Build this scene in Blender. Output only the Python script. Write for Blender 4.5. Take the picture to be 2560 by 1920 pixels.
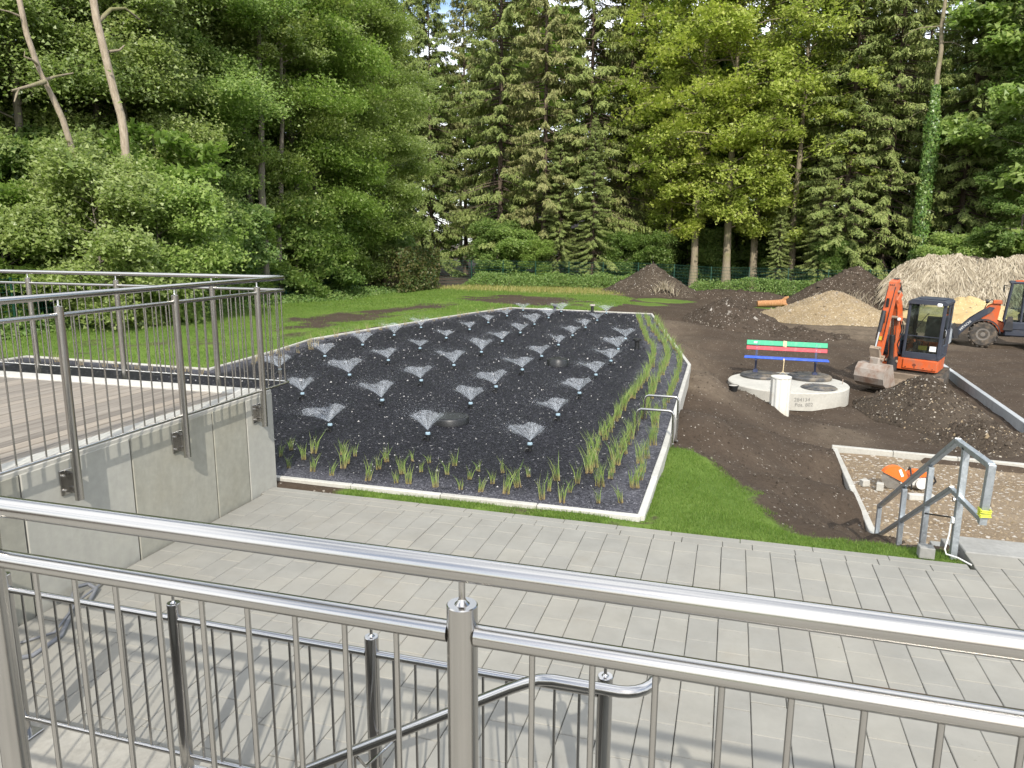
import bpy, math, random
import numpy as np
from mathutils import Vector, Matrix

# ------------------------------------------------------------------ scene, camera, sky, sun, exposure
for o in list(bpy.data.objects):
    bpy.data.objects.remove(o)
scene = bpy.context.scene
COL = scene.collection
R = math.radians
EYE = (0.0, 0.0, 2.62)
cam_data = bpy.data.cameras.new('camera')
cam_data.sensor_width = 36.0
cam_data.lens = 1856.7 / 2560.0 * 36.0
cam_data.clip_start = 0.05
cam_data.clip_end = 2000.0
cam = bpy.data.objects.new('camera', cam_data)
COL.objects.link(cam)
CF = Vector((-0.27689, 0.94171, -0.19110)); CR = Vector((0.95908, 0.28310, 0.00541)); CU = Vector((-0.05920, 0.18178, 0.98156))
cm = Matrix((CR, CU, -CF)).transposed().to_4x4()
cm.translation = Vector(EYE)
cam.matrix_world = cm
scene.camera = cam

SUN_EL, SUN_AZ = R(38.0), R(20.0)          # sun behind the camera, to the right
to_sun = Vector((math.sin(SUN_AZ) * math.cos(SUN_EL), -math.cos(SUN_AZ) * math.cos(SUN_EL), math.sin(SUN_EL)))
world = bpy.data.worlds.new('World')
scene.world = world
world.use_nodes = True
wt = world.node_tree
for n in list(wt.nodes): wt.nodes.remove(n)
w_out = wt.nodes.new('ShaderNodeOutputWorld')
w_bg = wt.nodes.new('ShaderNodeBackground')
w_sky = wt.nodes.new('ShaderNodeTexSky')
w_sky.sky_type = 'NISHITA'
w_sky.sun_disc = False
w_sky.sun_elevation = SUN_EL
w_sky.sun_rotation = math.atan2(to_sun.x, to_sun.y)
w_sky.air_density = 1.0
w_sky.dust_density = 1.2
w_co = wt.nodes.new('ShaderNodeTexCoord')
w_map = wt.nodes.new('ShaderNodeMapping'); w_map.inputs['Scale'].default_value = (1.0, 1.0, 2.6)
w_no = wt.nodes.new('ShaderNodeTexNoise'); w_no.inputs['Scale'].default_value = 2.2; w_no.inputs['Detail'].default_value = 7.0; w_no.inputs['Roughness'].default_value = 0.58
w_rp = wt.nodes.new('ShaderNodeValToRGB'); w_rp.color_ramp.elements[0].position = 0.40; w_rp.color_ramp.elements[1].position = 0.60
w_mx = wt.nodes.new('ShaderNodeMix'); w_mx.data_type = 'RGBA'
w_mx.inputs['B'].default_value = (11.0, 11.3, 11.8, 1)
wt.links.new(w_co.outputs['Generated'], w_map.inputs['Vector']); wt.links.new(w_map.outputs['Vector'], w_no.inputs['Vector'])
wt.links.new(w_no.outputs['Fac'], w_rp.inputs['Fac']); wt.links.new(w_rp.outputs['Color'], w_mx.inputs['Factor'])
wt.links.new(w_sky.outputs['Color'], w_mx.inputs['A']); wt.links.new(w_mx.outputs['Result'], w_bg.inputs['Color'])
w_bg.inputs['Strength'].default_value = 0.15
wt.links.new(w_bg.outputs['Background'], w_out.inputs['Surface'])
sun_data = bpy.data.lights.new('sun', 'SUN')
sun_data.energy = 3.6
sun_data.angle = R(0.55)
sun_data.color = (1.0, 0.945, 0.86)
sun = bpy.data.objects.new('sun', sun_data)
COL.objects.link(sun)
sun.rotation_euler = to_sun.to_track_quat('Z', 'Y').to_euler()
sun.location = to_sun * 60
vs = scene.view_settings
vs.view_transform = 'Standard'
vs.look = 'None'
vs.exposure = 0.54
vs.gamma = 1.0
vs.use_curve_mapping = False
scene.cycles.max_bounces = 5
scene.cycles.diffuse_bounces = 2
scene.cycles.glossy_bounces = 3
scene.cycles.transmission_bounces = 3
scene.cycles.transparent_max_bounces = 8

# ------------------------------------------------------------------ helpers
rng = np.random.default_rng(7)
random.seed(7)

def vnoise(x, y, seed=0):
    x = np.asarray(x, float); y = np.asarray(y, float)
    xi = np.floor(x).astype(np.int64); yi = np.floor(y).astype(np.int64)
    fx = x - xi; fy = y - yi
    fx = fx * fx * (3 - 2 * fx); fy = fy * fy * (3 - 2 * fy)
    def h(a, b):
        n = (a * 374761393 + b * 668265263 + seed * 974634761) & 0x7fffffff
        n = ((n ^ (n >> 13)) * 1274126177) & 0x7fffffff
        return ((n ^ (n >> 16)) & 0xffff) / 65535.0
    return (h(xi, yi) * (1 - fx) + h(xi + 1, yi) * fx) * (1 - fy) + (h(xi, yi + 1) * (1 - fx) + h(xi + 1, yi + 1) * fx) * fy

def fbm(x, y, seed=0, oct=4):
    s = 0; a = 0.5
    for i in range(oct):
        s = s + a * (vnoise(x, y, seed + i) - 0.5) * 2; x = x * 2.03; y = y * 2.03; a *= 0.5
    return s

def unit(v):
    return v / np.maximum(np.linalg.norm(v, axis=-1, keepdims=True), 1e-9)

class MB:
    """collects vertices and faces; build() links ONE mesh object"""
    def __init__(s): s.v = []; s.f = []; s.n = 0
    def add(s, V, F):
        V = np.asarray(V, float).reshape(-1, 3)
        s.v.append(V); s.f.extend([tuple(int(i) + s.n for i in f) for f in F]); s.n += len(V); return s
    def box(s, c, size, rot=None, bev=0.0):
        x, y, z = [d / 2 for d in size]
        if bev <= 0:
            V = np.array([[-x,-y,-z],[x,-y,-z],[x,y,-z],[-x,y,-z],[-x,-y,z],[x,-y,z],[x,y,z],[-x,y,z]])
            F = [(0,3,2,1),(4,5,6,7),(0,1,5,4),(1,2,6,5),(2,3,7,6),(3,0,4,7)]
        else:
            b = min(bev, x * .9, y * .9, z * .9); V = []; F = []
            idx = {}
            for sx in (-1, 1):
                for sy in (-1, 1):
                    for sz in (-1, 1):
                        for ax in range(3):
                            p = [sx * (x - b), sy * (y - b), sz * (z - b)]
                            p[ax] = (sx * x, sy * y, sz * z)[ax]
                            idx[(sx, sy, sz, ax)] = len(V); V.append(p)
            g = lambda a, b_, c_, ax: idx[(a, b_, c_, ax)]
            for sg in (-1, 1):
                q = [g(sg,-1,-1,0), g(sg,1,-1,0), g(sg,1,1,0), g(sg,-1,1,0)]; F.append(tuple(q if sg > 0 else q[::-1]))
                q = [g(-1,sg,-1,1), g(-1,sg,1,1), g(1,sg,1,1), g(1,sg,-1,1)]; F.append(tuple(q if sg > 0 else q[::-1]))
                q = [g(-1,-1,sg,2), g(1,-1,sg,2), g(1,1,sg,2), g(-1,1,sg,2)]; F.append(tuple(q if sg > 0 else q[::-1]))
            for a in (-1, 1):
                for b_ in (-1, 1):
                    q = [g(a,b_,-1,0), g(a,b_,1,0), g(a,b_,1,1), g(a,b_,-1,1)]; F.append(tuple(q[::-1] if a * b_ > 0 else q))
                    q = [g(a,-1,b_,0), g(a,1,b_,0), g(a,1,b_,2), g(a,-1,b_,2)]; F.append(tuple(q if a * b_ > 0 else q[::-1]))
                    q = [g(-1,a,b_,1), g(1,a,b_,1), g(1,a,b_,2), g(-1,a,b_,2)]; F.append(tuple(q[::-1] if a * b_ > 0 else q))
                    for c_ in (-1, 1):
                        q = [g(a,b_,c_,0), g(a,b_,c_,1), g(a,b_,c_,2)]; F.append(tuple(q if a * b_ * c_ > 0 else q[::-1]))
            V = np.array(V)
        if rot is not None: V = V @ np.array(Matrix(rot).to_3x3() if not isinstance(rot, np.ndarray) else rot).T
        return s.add(V + np.array(c), F)
    def tube(s, path, r, n=8, caps=True, closed=False):
        P = np.asarray(path, float); k = len(P)
        rr = np.full(k, r) if np.isscalar(r) else np.asarray(r, float)
        T = np.zeros_like(P)
        if closed: T = np.roll(P, -1, 0) - np.roll(P, 1, 0)
        else:
            T[1:-1] = P[2:] - P[:-2]; T[0] = P[1] - P[0]; T[-1] = P[-1] - P[-2]
        T = unit(T)
        ref = np.array([0, 0, 1.0]) if abs(T[0][2]) < 0.9 else np.array([1.0, 0, 0])
        u = unit(np.cross(T[0], ref)); V = []
        a = np.linspace(0, 2 * np.pi, n, endpoint=False)
        for i in range(k):
            u = unit(u - T[i] * (u @ T[i])); w = np.cross(T[i], u)
            V.append(P[i] + rr[i] * (np.cos(a)[:, None] * u + np.sin(a)[:, None] * w))
        F = []
        for i in range(k if closed else k - 1):
            j = (i + 1) % k
            for q in range(n):
                F.append((i * n + q, i * n + (q + 1) % n, j * n + (q + 1) % n, j * n + q))
        if caps and not closed:
            F.append(tuple(range(n))[::-1]); F.append(tuple(range((k - 1) * n, k * n)))
        return s.add(np.concatenate(V), F)
    def lathe(s, prof, c=(0, 0, 0), n=24, axis='z', close_top=True, close_bot=True):
        P = np.asarray(prof, float); a = np.linspace(0, 2 * np.pi, n, endpoint=False); V = []
        for r, z in P: V.append(np.stack([r * np.cos(a), r * np.sin(a), np.full(n, z)], 1))
        V = np.concatenate(V); F = []
        for i in range(len(P) - 1):
            for q in range(n): F.append((i * n + q, i * n + (q + 1) % n, (i + 1) * n + (q + 1) % n, (i + 1) * n + q))
        if close_bot: F.append(tuple(range(n))[::-1])
        if close_top: F.append(tuple(range((len(P) - 1) * n, len(P) * n)))
        if axis == 'x': V = V[:, [2, 0, 1]]
        if axis == 'y': V = V[:, [1, 2, 0]]
        return s.add(V + np.array(c), F)
    def prism(s, poly, t0, t1, axis='x', c=(0, 0, 0)):
        """polygon (a,b) extruded along axis from t0 to t1; axis x: (y,z); y: (x,z); z: (x,y)"""
        P = np.asarray(poly, float); n = len(P)
        def lift(t):
            tt = np.full(n, t)
            if axis == 'x': return np.stack([tt, P[:, 0], P[:, 1]], 1)
            if axis == 'y': return np.stack([P[:, 0], tt, P[:, 1]], 1)
            return np.stack([P[:, 0], P[:, 1], tt], 1)
        F = [tuple(range(n))[::-1], tuple(range(n, 2 * n))] + [(i, (i + 1) % n, n + (i + 1) % n, n + i) for i in range(n)]
        return s.add(np.concatenate([lift(t0), lift(t1)]) + np.array(c), F)
    def mesh(s, name, smooth=None):
        me = bpy.data.meshes.new(name)
        me.from_pydata(np.concatenate(s.v).tolist(), [], s.f)
        me.update()
        if smooth:
            me.shade_smooth()
            try: me.set_sharp_from_angle(angle=R(smooth))
            except Exception: pass
        return me
    def build(s, name, mat, parent=None, smooth=None, fix=True):
        me = s.mesh(name, smooth)
        if fix: fix_normals(me)
        me.materials.append(mat)
        return link(name, me, parent)

def fix_normals(me):
    import bmesh
    bm = bmesh.new(); bm.from_mesh(me); bmesh.ops.recalc_face_normals(bm, faces=bm.faces); bm.to_mesh(me); bm.free()

def np_mesh(name, V, F, mat=None, smooth=False):
    """fast mesh from arrays; every face has the same vertex count"""
    V = np.ascontiguousarray(V, dtype=np.float32); F = np.ascontiguousarray(F, dtype=np.int32)
    me = bpy.data.meshes.new(name)
    k = F.shape[1]
    me.vertices.add(len(V)); me.vertices.foreach_set('co', V.ravel())
    me.loops.add(F.size); me.loops.foreach_set('vertex_index', F.ravel())
    me.polygons.add(len(F)); me.polygons.foreach_set('loop_start', np.arange(0, F.size, k, dtype=np.int32))
    try: me.polygons.foreach_set('loop_total', np.full(len(F), k, dtype=np.int32))
    except Exception: pass
    if smooth: me.polygons.foreach_set('use_smooth', np.ones(len(F), dtype=bool))
    me.update(calc_edges=True)
    if mat: me.materials.append(mat)
    return me

def link(name, me, parent=None, loc=None, rotz=None):
    o = bpy.data.objects.new(name, me); COL.objects.link(o)
    if parent: o.parent = parent
    if loc is not None: o.location = loc
    if rotz is not None: o.rotation_euler = (0, 0, rotz)
    return o

def tag(o, label=None, cat=None, group=None, kind=None):
    if label: o['label'] = label
    if cat: o['category'] = cat
    if group: o['group'] = group
    if kind: o['kind'] = kind
    return o

def thing(name, label, cat, loc=(0, 0, 0), rotz=0.0, group=None):
    o = bpy.data.objects.new(name, None); COL.objects.link(o)
    o.empty_display_size = 0.2
    o.location = loc; o.rotation_euler = (0, 0, rotz)
    return tag(o, label, cat, group)

def dup(root, loc=None, rot=None, scale=None, label=None, group=None):
    def cp(o, par):
        c = o.copy(); COL.objects.link(c); c.parent = par
        for ch in o.children: cp(ch, c)
        return c
    r = cp(root, None)
    if loc is not None: r.location = loc
    if rot is not None: r.rotation_euler = rot
    if scale is not None: r.scale = scale
    if label: r['label'] = label
    if group: r['group'] = group
    return r

def text_mesh(name, body, size, extrude=0.001):
    cu = bpy.data.curves.new(name, 'FONT'); cu.body = body; cu.size = size; cu.extrude = extrude; cu.align_x = 'CENTER'; cu.align_y = 'CENTER'
    o = bpy.data.objects.new(name, cu); COL.objects.link(o)
    dg = bpy.context.evaluated_depsgraph_get()
    me = bpy.data.meshes.new_from_object(o.evaluated_get(dg))
    bpy.data.objects.remove(o); bpy.data.curves.remove(cu)
    return me

# ------------------------------------------------------------------ materials
class NT:
    def __init__(s, name):
        s.m = bpy.data.materials.new(name); s.m.use_nodes = True; s.t = s.m.node_tree; s.b = s.t.nodes['Principled BSDF']; s.out = s.t.nodes['Material Output']
        s._co = None
    def n(s, kind, **kw):
        nd = s.t.nodes.new(kind)
        for k, v in kw.items():
            if hasattr(nd, k) and k not in ('Scale',): setattr(nd, k, v)
        return nd
    def l(s, a, b): s.t.links.new(a, b)
    def co(s, which='Object'):
        if s._co is None: s._co = s.n('ShaderNodeTexCoord')
        return s._co.outputs[which]
    def noise(s, scale, detail=4, rough=.55, vec=None, which='Object'):
        nd = s.n('ShaderNodeTexNoise'); nd.inputs['Scale'].default_value = scale; nd.inputs['Detail'].default_value = detail; nd.inputs['Roughness'].default_value = rough
        s.l(vec if vec is not None else s.co(which), nd.inputs['Vector']); return nd.outputs['Fac']
    def voro(s, scale, vec=None, out='Color', feature='F1', which='Object'):
        nd = s.n('ShaderNodeTexVoronoi'); nd.feature = feature; nd.inputs['Scale'].default_value = scale
        s.l(vec if vec is not None else s.co(which), nd.inputs['Vector']); return nd.outputs[out]
    def ramp(s, fac, stops):
        nd = s.n('ShaderNodeValToRGB'); e = nd.color_ramp.elements
        while len(e) < len(stops): e.new(0.5)
        for i, (p, c) in enumerate(stops):
            e[i].position = p; e[i].color = (*c, 1) if len(c) == 3 else c
        s.l(fac, nd.inputs['Fac']); return nd.outputs['Color']
    def mix(s, fac, a, b, mode='MIX'):
        nd = s.n('ShaderNodeMix'); nd.data_type = 'RGBA'; nd.blend_type = mode
        for sock, v in ((nd.inputs['Factor'], fac), (nd.inputs['A'], a), (nd.inputs['B'], b)):
            if isinstance(v, (int, float)): sock.default_value = v
            elif isinstance(v, tuple): sock.default_value = (*v, 1) if len(v) == 3 else v
            else: s.l(v, sock)
        return nd.outputs['Result']
    def math(s, op, a, b=None, clamp=False):
        nd = s.n('ShaderNodeMath'); nd.operation = op; nd.use_clamp = clamp
        for i, v in enumerate((a, b)):
            if v is None: continue
            if isinstance(v, (int, float)): nd.inputs[i].default_value = v
            else: s.l(v, nd.inputs[i])
        return nd.outputs[0]
    def bump(s, h, strength=.3, dist=.01):
        nd = s.n('ShaderNodeBump'); nd.inputs['Strength'].default_value = strength; nd.inputs['Distance'].default_value = dist
        s.l(h, nd.inputs['Height']); s.l(nd.outputs['Normal'], s.b.inputs['Normal'])
    def set(s, col=None, rough=None, metal=None, spec=None):
        for k, v in (('Base Color', col), ('Roughness', rough), ('Metallic', metal), ('Specular IOR Level', spec)):
            if v is None: continue
            if isinstance(v, (int, float)): s.b.inputs[k].default_value = v
            elif isinstance(v, tuple): s.b.inputs[k].default_value = (*v, 1)
            else: s.l(v, s.b.inputs[k])
        return s
    def rand(s):
        nd = s.n('ShaderNodeObjectInfo'); return nd.outputs['Random']
    def island(s):
        nd = s.n('ShaderNodeNewGeometry'); return nd.outputs['Random Per Island']

def plain(name, col, rough=.55, metal=0., spec=.5, var=.18, vs=9., bump=.0, bs=60., dirt=None, dscale=3.):
    m = NT(name)
    d = tuple(c * (1 - var) for c in col); u = tuple(min(1, c * (1 + var)) for c in col)
    c = m.ramp(m.noise(vs, 5, .6), [(.3, d), (.7, u)])
    if dirt: c = m.mix(m.ramp(m.noise(dscale, 6, .65), [(.45, (0, 0, 0)), (.68, (1, 1, 1))]), c, dirt)
    rr = m.ramp(m.noise(vs * 1.7, 4, .6), [(.3, (rough * .85,) * 3), (.7, (min(1, rough * 1.15),) * 3)])
    m.set(c, rr, metal, spec)
    if bump: m.bump(m.noise(bs, 6, .65), bump, .004)
    return m.m

MAT = {}
def steel(name, base, rough, tint=.06):
    m = NT(name)
    vec = m.n('ShaderNodeMapping'); vec.inputs['Scale'].default_value = (1, 1, 1); m.l(m.co(), vec.inputs['Vector'])
    g = m.noise(2.2, 4, .6)
    rr = m.math('ADD', m.math('MULTIPLY', g, .08), rough - .04)
    m.set(m.ramp(g, [(.3, tuple(b * (1 - tint) for b in base)), (.7, base)]), rr, 1.0)
    return m.m
MAT['steel'] = steel('brushed_stainless_steel', (.47, .455, .43), .22)
MAT['steel_dark'] = steel('stainless_steel_polished', (.46, .45, .435), .18)
MAT['galv'] = None
def galvanised():
    m = NT('galvanised_steel')
    v = m.voro(70.)
    sp = m.n('ShaderNodeSeparateColor'); m.l(v, sp.inputs['Color'])
    c = m.mix(.55, m.ramp(sp.outputs['Red'], [(0, (.36, .40, .43)), (1, (.56, .60, .62))]), m.ramp(m.noise(6., 5, .6), [(.3, (.34, .37, .39)), (.7, (.55, .58, .60))]))
    m.set(c, m.ramp(sp.outputs['Green'], [(0, (.38,) * 3), (1, (.58,) * 3)]), .85)
    return m.m
MAT['galv'] = galvanised()

def concrete(name, lo, hi, stain, scale=1.2, bump=.12, streak=False):
    m = NT(name)
    a = m.noise(scale, 8, .62); b = m.noise(scale * 14, 5, .6); c = m.noise(160., 3, .6)
    col = m.ramp(a, [(.28, lo), (.72, hi)])
    col = m.mix(m.ramp(m.noise(scale * .55 + .31, 7, .7), [(.5, (0, 0, 0)), (.75, (.55,) * 3)]), col, stain)
    if streak:
        mp = m.n('ShaderNodeMapping'); mp.inputs['Scale'].default_value = (5, 5, .35); m.l(m.co(), mp.inputs['Vector'])
        col = m.mix(m.ramp(m.noise(1.6, 6, .7, mp.outputs['Vector']), [(.5, (0, 0, 0)), (.75, (.16,) * 3)]), col, (.20, .185, .14))
        col = m.mix(m.ramp(m.noise(2.3, 6, .7, mp.outputs['Vector']), [(.6, (0, 0, 0)), (.75, (.22,) * 3)]), col, (.40, .39, .34))
    col = m.mix(.16, col, m.ramp(b, [(.35, (.25, .24, .22)), (.65, (.75, .74, .7))]), 'OVERLAY')
    col = m.mix(m.math('MULTIPLY', m.math('SUBTRACT', m.rand(), .5), .24), col, (1, 1, 1))
    m.set(col, .82, 0, .3)
    m.bump(m.math('ADD', b, m.math('MULTIPLY', c, .5)), bump, .006)
    return m.m
MAT['wall'] = concrete('precast_wall_concrete', (.235, .228, .187), (.318, .311, .26), (.235, .216, .157), .9, .12, True)
MAT['kerb'] = concrete('kerb_concrete', (.34, .33, .295), (.45, .44, .395), (.28, .26, .215), 2.2)
MAT['kerb_grey'] = concrete('grey_kerb_concrete', (.26, .28, .29), (.36, .38, .385), (.22, .22, .21), 2.0)
MAT['tank'] = concrete('tank_concrete', (.30, .285, .24), (.41, .395, .34), (.24, .215, .165), 1.4)
MAT['step'] = concrete('raw_concrete', (.24, .23, .20), (.36, .345, .305), (.15, .135, .10), 1.8, .25)
MAT['dark_step'] = concrete('landing_concrete', (.20, .20, .185), (.29, .285, .265), (.15, .145, .12), 1.6, .2)

def paver():
    m = NT('paver_concrete')
    geo = m.n('ShaderNodeNewGeometry'); pos = geo.outputs['Position']
    a = m.noise(3.0, 7, .65, pos); b = m.noise(90., 4, .6); st = m.noise(.55, 6, .65, pos)
    base = m.ramp(a, [(.28, (.208, .201, .176)), (.72, (.265, .257, .226))])
    base = m.mix(m.ramp(st, [(.46, (0, 0, 0)), (.7, (.5,) * 3)]), base, (.27, .25, .205))
    base = m.mix(m.ramp(m.noise(1.7, 7, .7, pos), [(.56, (0, 0, 0)), (.72, (.32,) * 3)]), base, (.19, .165, .125))
    base = m.mix(m.ramp(m.noise(34., 3, .5, pos), [(.70, (0, 0, 0)), (.74, (.55,) * 3)]), base, (.15, .135, .11))
    base = m.mix(m.ramp(m.noise(7., 6, .7), [(.62, (0, 0, 0)), (.8, (.45,) * 3)]), base, (.35, .345, .325))
    r = m.rand()
    base = m.mix(1.0, base, m.ramp(r, [(0, (.95, .955, .96)), (.5, (1, 1, 1)), (1, (1.045, 1.035, 1.01))]), 'MULTIPLY')
    m.set(base, .8, 0, .35)
    m.bump(m.math('ADD', m.math('MULTIPLY', a, .7), m.math('MULTIPLY', b, .4)), .16, .004)
    return m.m
MAT['paver'] = paver()
MAT['joint'] = plain('joint_sand', (.115, .105, .088), .95, var=.4, vs=40., bump=.4)

def wood_deck():
    m = NT('weathered_deck_wood')
    mp = m.n('ShaderNodeMapping'); mp.inputs['Scale'].default_value = (14, .7, 14); m.l(m.co(), mp.inputs['Vector'])
    ad = m.n('ShaderNodeVectorMath'); ad.operation = 'ADD'; m.l(mp.outputs['Vector'], ad.inputs[0])
    cb = m.n('ShaderNodeCombineXYZ'); m.l(m.math('MULTIPLY', m.rand(), 57.), cb.inputs['Y']); m.l(m.math('MULTIPLY', m.rand(), 31.), cb.inputs['X']); m.l(cb.outputs['Vector'], ad.inputs[1])
    g = m.noise(2.4, 7, .65, ad.outputs['Vector'])
    c = m.ramp(g, [(.25, (.155, .135, .112)), (.5, (.235, .21, .178)), (.75, (.31, .282, .243))])
    c = m.mix(1.0, c, m.ramp(m.rand(), [(0, (.68, .67, .66)), (.5, (.9, .89, .87)), (1, (1.10, 1.06, 1.0))]), 'MULTIPLY')
    m.set(c, .78, 0, .3); m.bump(g, .3, .003)
    return m.m
MAT['deck'] = wood_deck()

def leaf(name, cols, trans=.35, rough=.45, spec=.35):
    m = NT(name)
    isl = m.island()
    k = len(cols)
    c = m.ramp(isl, [(i / (k - 1), cols[i]) for i in range(k)])
    c = m.mix(1.0, c, m.ramp(m.rand(), [(0, (.84, .88, .82)), (1, (1.13, 1.08, 1.05))]), 'MULTIPLY')
    m.set(c, rough, 0, spec)
    tr = m.n('ShaderNodeBsdfTranslucent'); m.l(m.mix(1.0, c, (1.35, 1.5, .8), 'MULTIPLY'), tr.inputs['Color'])
    ms = m.n('ShaderNodeMixShader'); ms.inputs[0].default_value = trans
    m.l(m.b.outputs[0], ms.inputs[1]); m.l(tr.outputs[0], ms.inputs[2]); m.l(ms.outputs[0], m.out.inputs['Surface'])
    return m.m
MAT['leaf_alder'] = leaf('alder_leaves', [(0.165, 0.2255, 0.0605), (0.22, 0.2805, 0.077), (0.275, 0.3355, 0.1045), (0.374, 0.4235, 0.187)], 0.45, .40, .5)
MAT['leaf_alder2'] = leaf('broad_leaves', [(0.1512, 0.2352, 0.056), (0.2016, 0.2912, 0.0717), (0.252, 0.3416, 0.0918), (0.3248, 0.4032, 0.1344)], 0.45, .45, .4)
MAT['leaf_lime'] = leaf('young_ash_leaves', [(0.23, 0.295, 0.055), (0.29, 0.35, 0.068), (0.35, 0.4, 0.09), (0.41, 0.45, 0.13)], 0.42)
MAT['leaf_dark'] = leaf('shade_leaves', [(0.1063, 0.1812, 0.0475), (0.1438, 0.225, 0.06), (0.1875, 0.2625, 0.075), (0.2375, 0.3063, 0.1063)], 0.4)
MAT['leaf_spruce'] = leaf('spruce_needles', [(0.135, 0.1836, 0.0518), (0.1782, 0.2268, 0.0648), (0.2268, 0.27, 0.0842), (0.2862, 0.3186, 0.1242)], 0.2, .6, .25)
MAT['leaf_spruce_dry'] = leaf('spruce_needles_brownish', [(0.1404, 0.1674, 0.0594), (0.1836, 0.2052, 0.0756), (0.2322, 0.243, 0.0972), (0.2862, 0.283, 0.135)], 0.2, .65, .2)
MAT['leaf_weed'] = leaf('nettle_leaves', [(0.085, 0.155, 0.04), (0.12, 0.205, 0.05), (0.16, 0.24, 0.065), (0.205, 0.275, 0.09)], .3)
MAT['leaf_ivy'] = leaf('ivy_leaves', [(0.075, 0.16, 0.035), (0.115, 0.21, 0.045), (0.16, 0.26, 0.06), (0.23, 0.31, 0.095)], .22, .35, .5)
MAT['leaf_hedge'] = leaf('hedge_leaves', [(0.06, 0.1, 0.03), (0.09, 0.13, 0.036), (0.13, 0.13, 0.045), (0.17, 0.13, 0.055)], .25)
def bark(name, lo, hi, moss=None):
    m = NT(name)
    mp = m.n('ShaderNodeMapping'); mp.inputs['Scale'].default_value = (9, 9, 1.6); m.l(m.co(), mp.inputs['Vector'])
    g = m.noise(2.2, 8, .7, mp.outputs['Vector'])
    c = m.ramp(g, [(.3, lo), (.7, hi)])
    if moss: c = m.mix(m.ramp(m.noise(.9, 5, .6), [(.5, (0, 0, 0)), (.66, (.8,) * 3)]), c, moss)
    m.set(c, .9, 0, .2); m.bump(g, .7, .03)
    return m.m
MAT['bark'] = bark('grey_brown_bark', (.10, .085, .068), (.25, .22, .18), (.10, .11, .05))
MAT['bark_spruce'] = bark('spruce_bark', (.06, .045, .034), (.15, .115, .085))
MAT['bark_ash'] = bark('pale_ash_bark', (.15, .125, .085), (.32, .27, .19), (.17, .17, .07))
MAT['bark_pale'] = bark('bleached_bark', (.22, .175, .125), (.46, .39, .30), (.16, .135, .09))
MAT['bark_log'] = bark('orange_log_bark', (.22, .10, .04), (.50, .27, .13), None)
MAT['twig'] = bark('yellowish_twigs', (.16, .13, .06), (.30, .25, .12))

def grass_mat(name, cols, straw, base_h=.35):
    m = NT(name)
    c = m.ramp(m.island(), [(i / (len(cols) - 1), cols[i]) for i in range(len(cols))])
    if straw:
        sp = m.n('ShaderNodeSeparateXYZ'); m.l(m.co('Generated'), sp.inputs[0])
        c = m.mix(m.ramp(sp.outputs['Z'], [(.0, (1, 1, 1)), (base_h, (0, 0, 0))]), c, straw)
    m.set(c, .55, 0, .3)
    tr = m.n('ShaderNodeBsdfTranslucent'); m.l(c, tr.inputs['Color'])
    ms = m.n('ShaderNodeMixShader'); ms.inputs[0].default_value = .3
    m.l(m.b.outputs[0], ms.inputs[1]); m.l(tr.outputs[0], ms.inputs[2]); m.l(ms.outputs[0], m.out.inputs['Surface'])
    return m.m
MAT['reed'] = grass_mat('reed_blades', [(.13, .225, .05), (.17, .27, .062), (.215, .305, .08), (.30, .335, .13)], (.36, .26, .13), .32)
MAT['reed_dry'] = grass_mat('thin_reed_blades', [(.17, .21, .07), (.24, .26, .10), (.32, .29, .14), (.40, .33, .19)], (.42, .32, .18), .4)
MAT['grass'] = grass_mat('lawn_blades', [(.078, .15, .02), (.102, .185, .026), (.132, .215, .033), (.18, .245, .055)], None)
MAT['dry_grass'] = grass_mat('dry_grass_blades', [(.14, .19, .04), (.22, .25, .06), (.33, .31, .10), (.42, .36, .16)], None)
MAT['straw'] = grass_mat('bleached_reed_straw', [(.22, .18, .12), (.33, .28, .20), (.44, .385, .28), (.54, .48, .37)], None)

def bed_gravel():
    m = NT('dark_lava_gravel')
    v = m.voro(42.)
    sp = m.n('ShaderNodeSeparateColor'); m.l(v, sp.inputs['Color'])
    c = m.ramp(sp.outputs['Red'], [(0, (.005, .005, .007)), (.6, (.012, .012, .015)), (.9, (.025, .025, .030)), (.985, (.05, .05, .058)), (1.0, (.24, .23, .22))])
    # drier, paler grit in the margins that the sprinklers do not reach
    at = m.n('ShaderNodeAttribute'); at.attribute_name = 'dry'
    dryf = m.math('MULTIPLY', m.ramp(m.noise(1.3, 6, .65), [(.25, (.0,) * 3), (.6, (1.,) * 3)]), at.outputs['Fac'])
    c2 = m.ramp(sp.outputs['Green'], [(0, (.045, .045, .053)), (.6, (.08, .08, .093)), (1, (.15, .15, .165))])
    c = m.mix(dryf, c, c2)
    m.set(c, m.math('ADD', m.math('MULTIPLY', dryf, .25), .55), 0, .16)
    d = m.voro(42., out='Distance')
    m.bump(m.math('SUBTRACT', 1.0, d), .9, .012)
    return m.m
MAT['bed'] = bed_gravel()
def stone_set(name, cols, rough, spec=.4):
    m = NT(name)
    m.set(m.ramp(m.island(), [(p, c) for p, c in cols]), rough, 0, spec)
    return m.m
MAT['lava'] = stone_set('wet_lava_stones', [(0, (.005, .005, .007)), (.5, (.011, .011, .014)), (.85, (.024, .024, .029)), (.975, (.055, .055, .063)), (.985, (.34, .33, .31)), (1, (.44, .42, .40))], .46, .24)
MAT['lava_dry'] = stone_set('dry_lava_grit', [(0, (.04, .04, .047)), (.6, (.075, .075, .088)), (1, (.16, .16, .175))], .7, .3)
MAT['pebble'] = stone_set('pale_pebbles', [(0, (.15, .13, .105)), (.7, (.24, .215, .18)), (1, (.46, .43, .38))], .8)
MAT['clod'] = stone_set('soil_clods', [(0, (.036, .027, .019)), (.5, (.052, .040, .029)), (1, (.072, .057, .042))], .95, .15)
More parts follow.
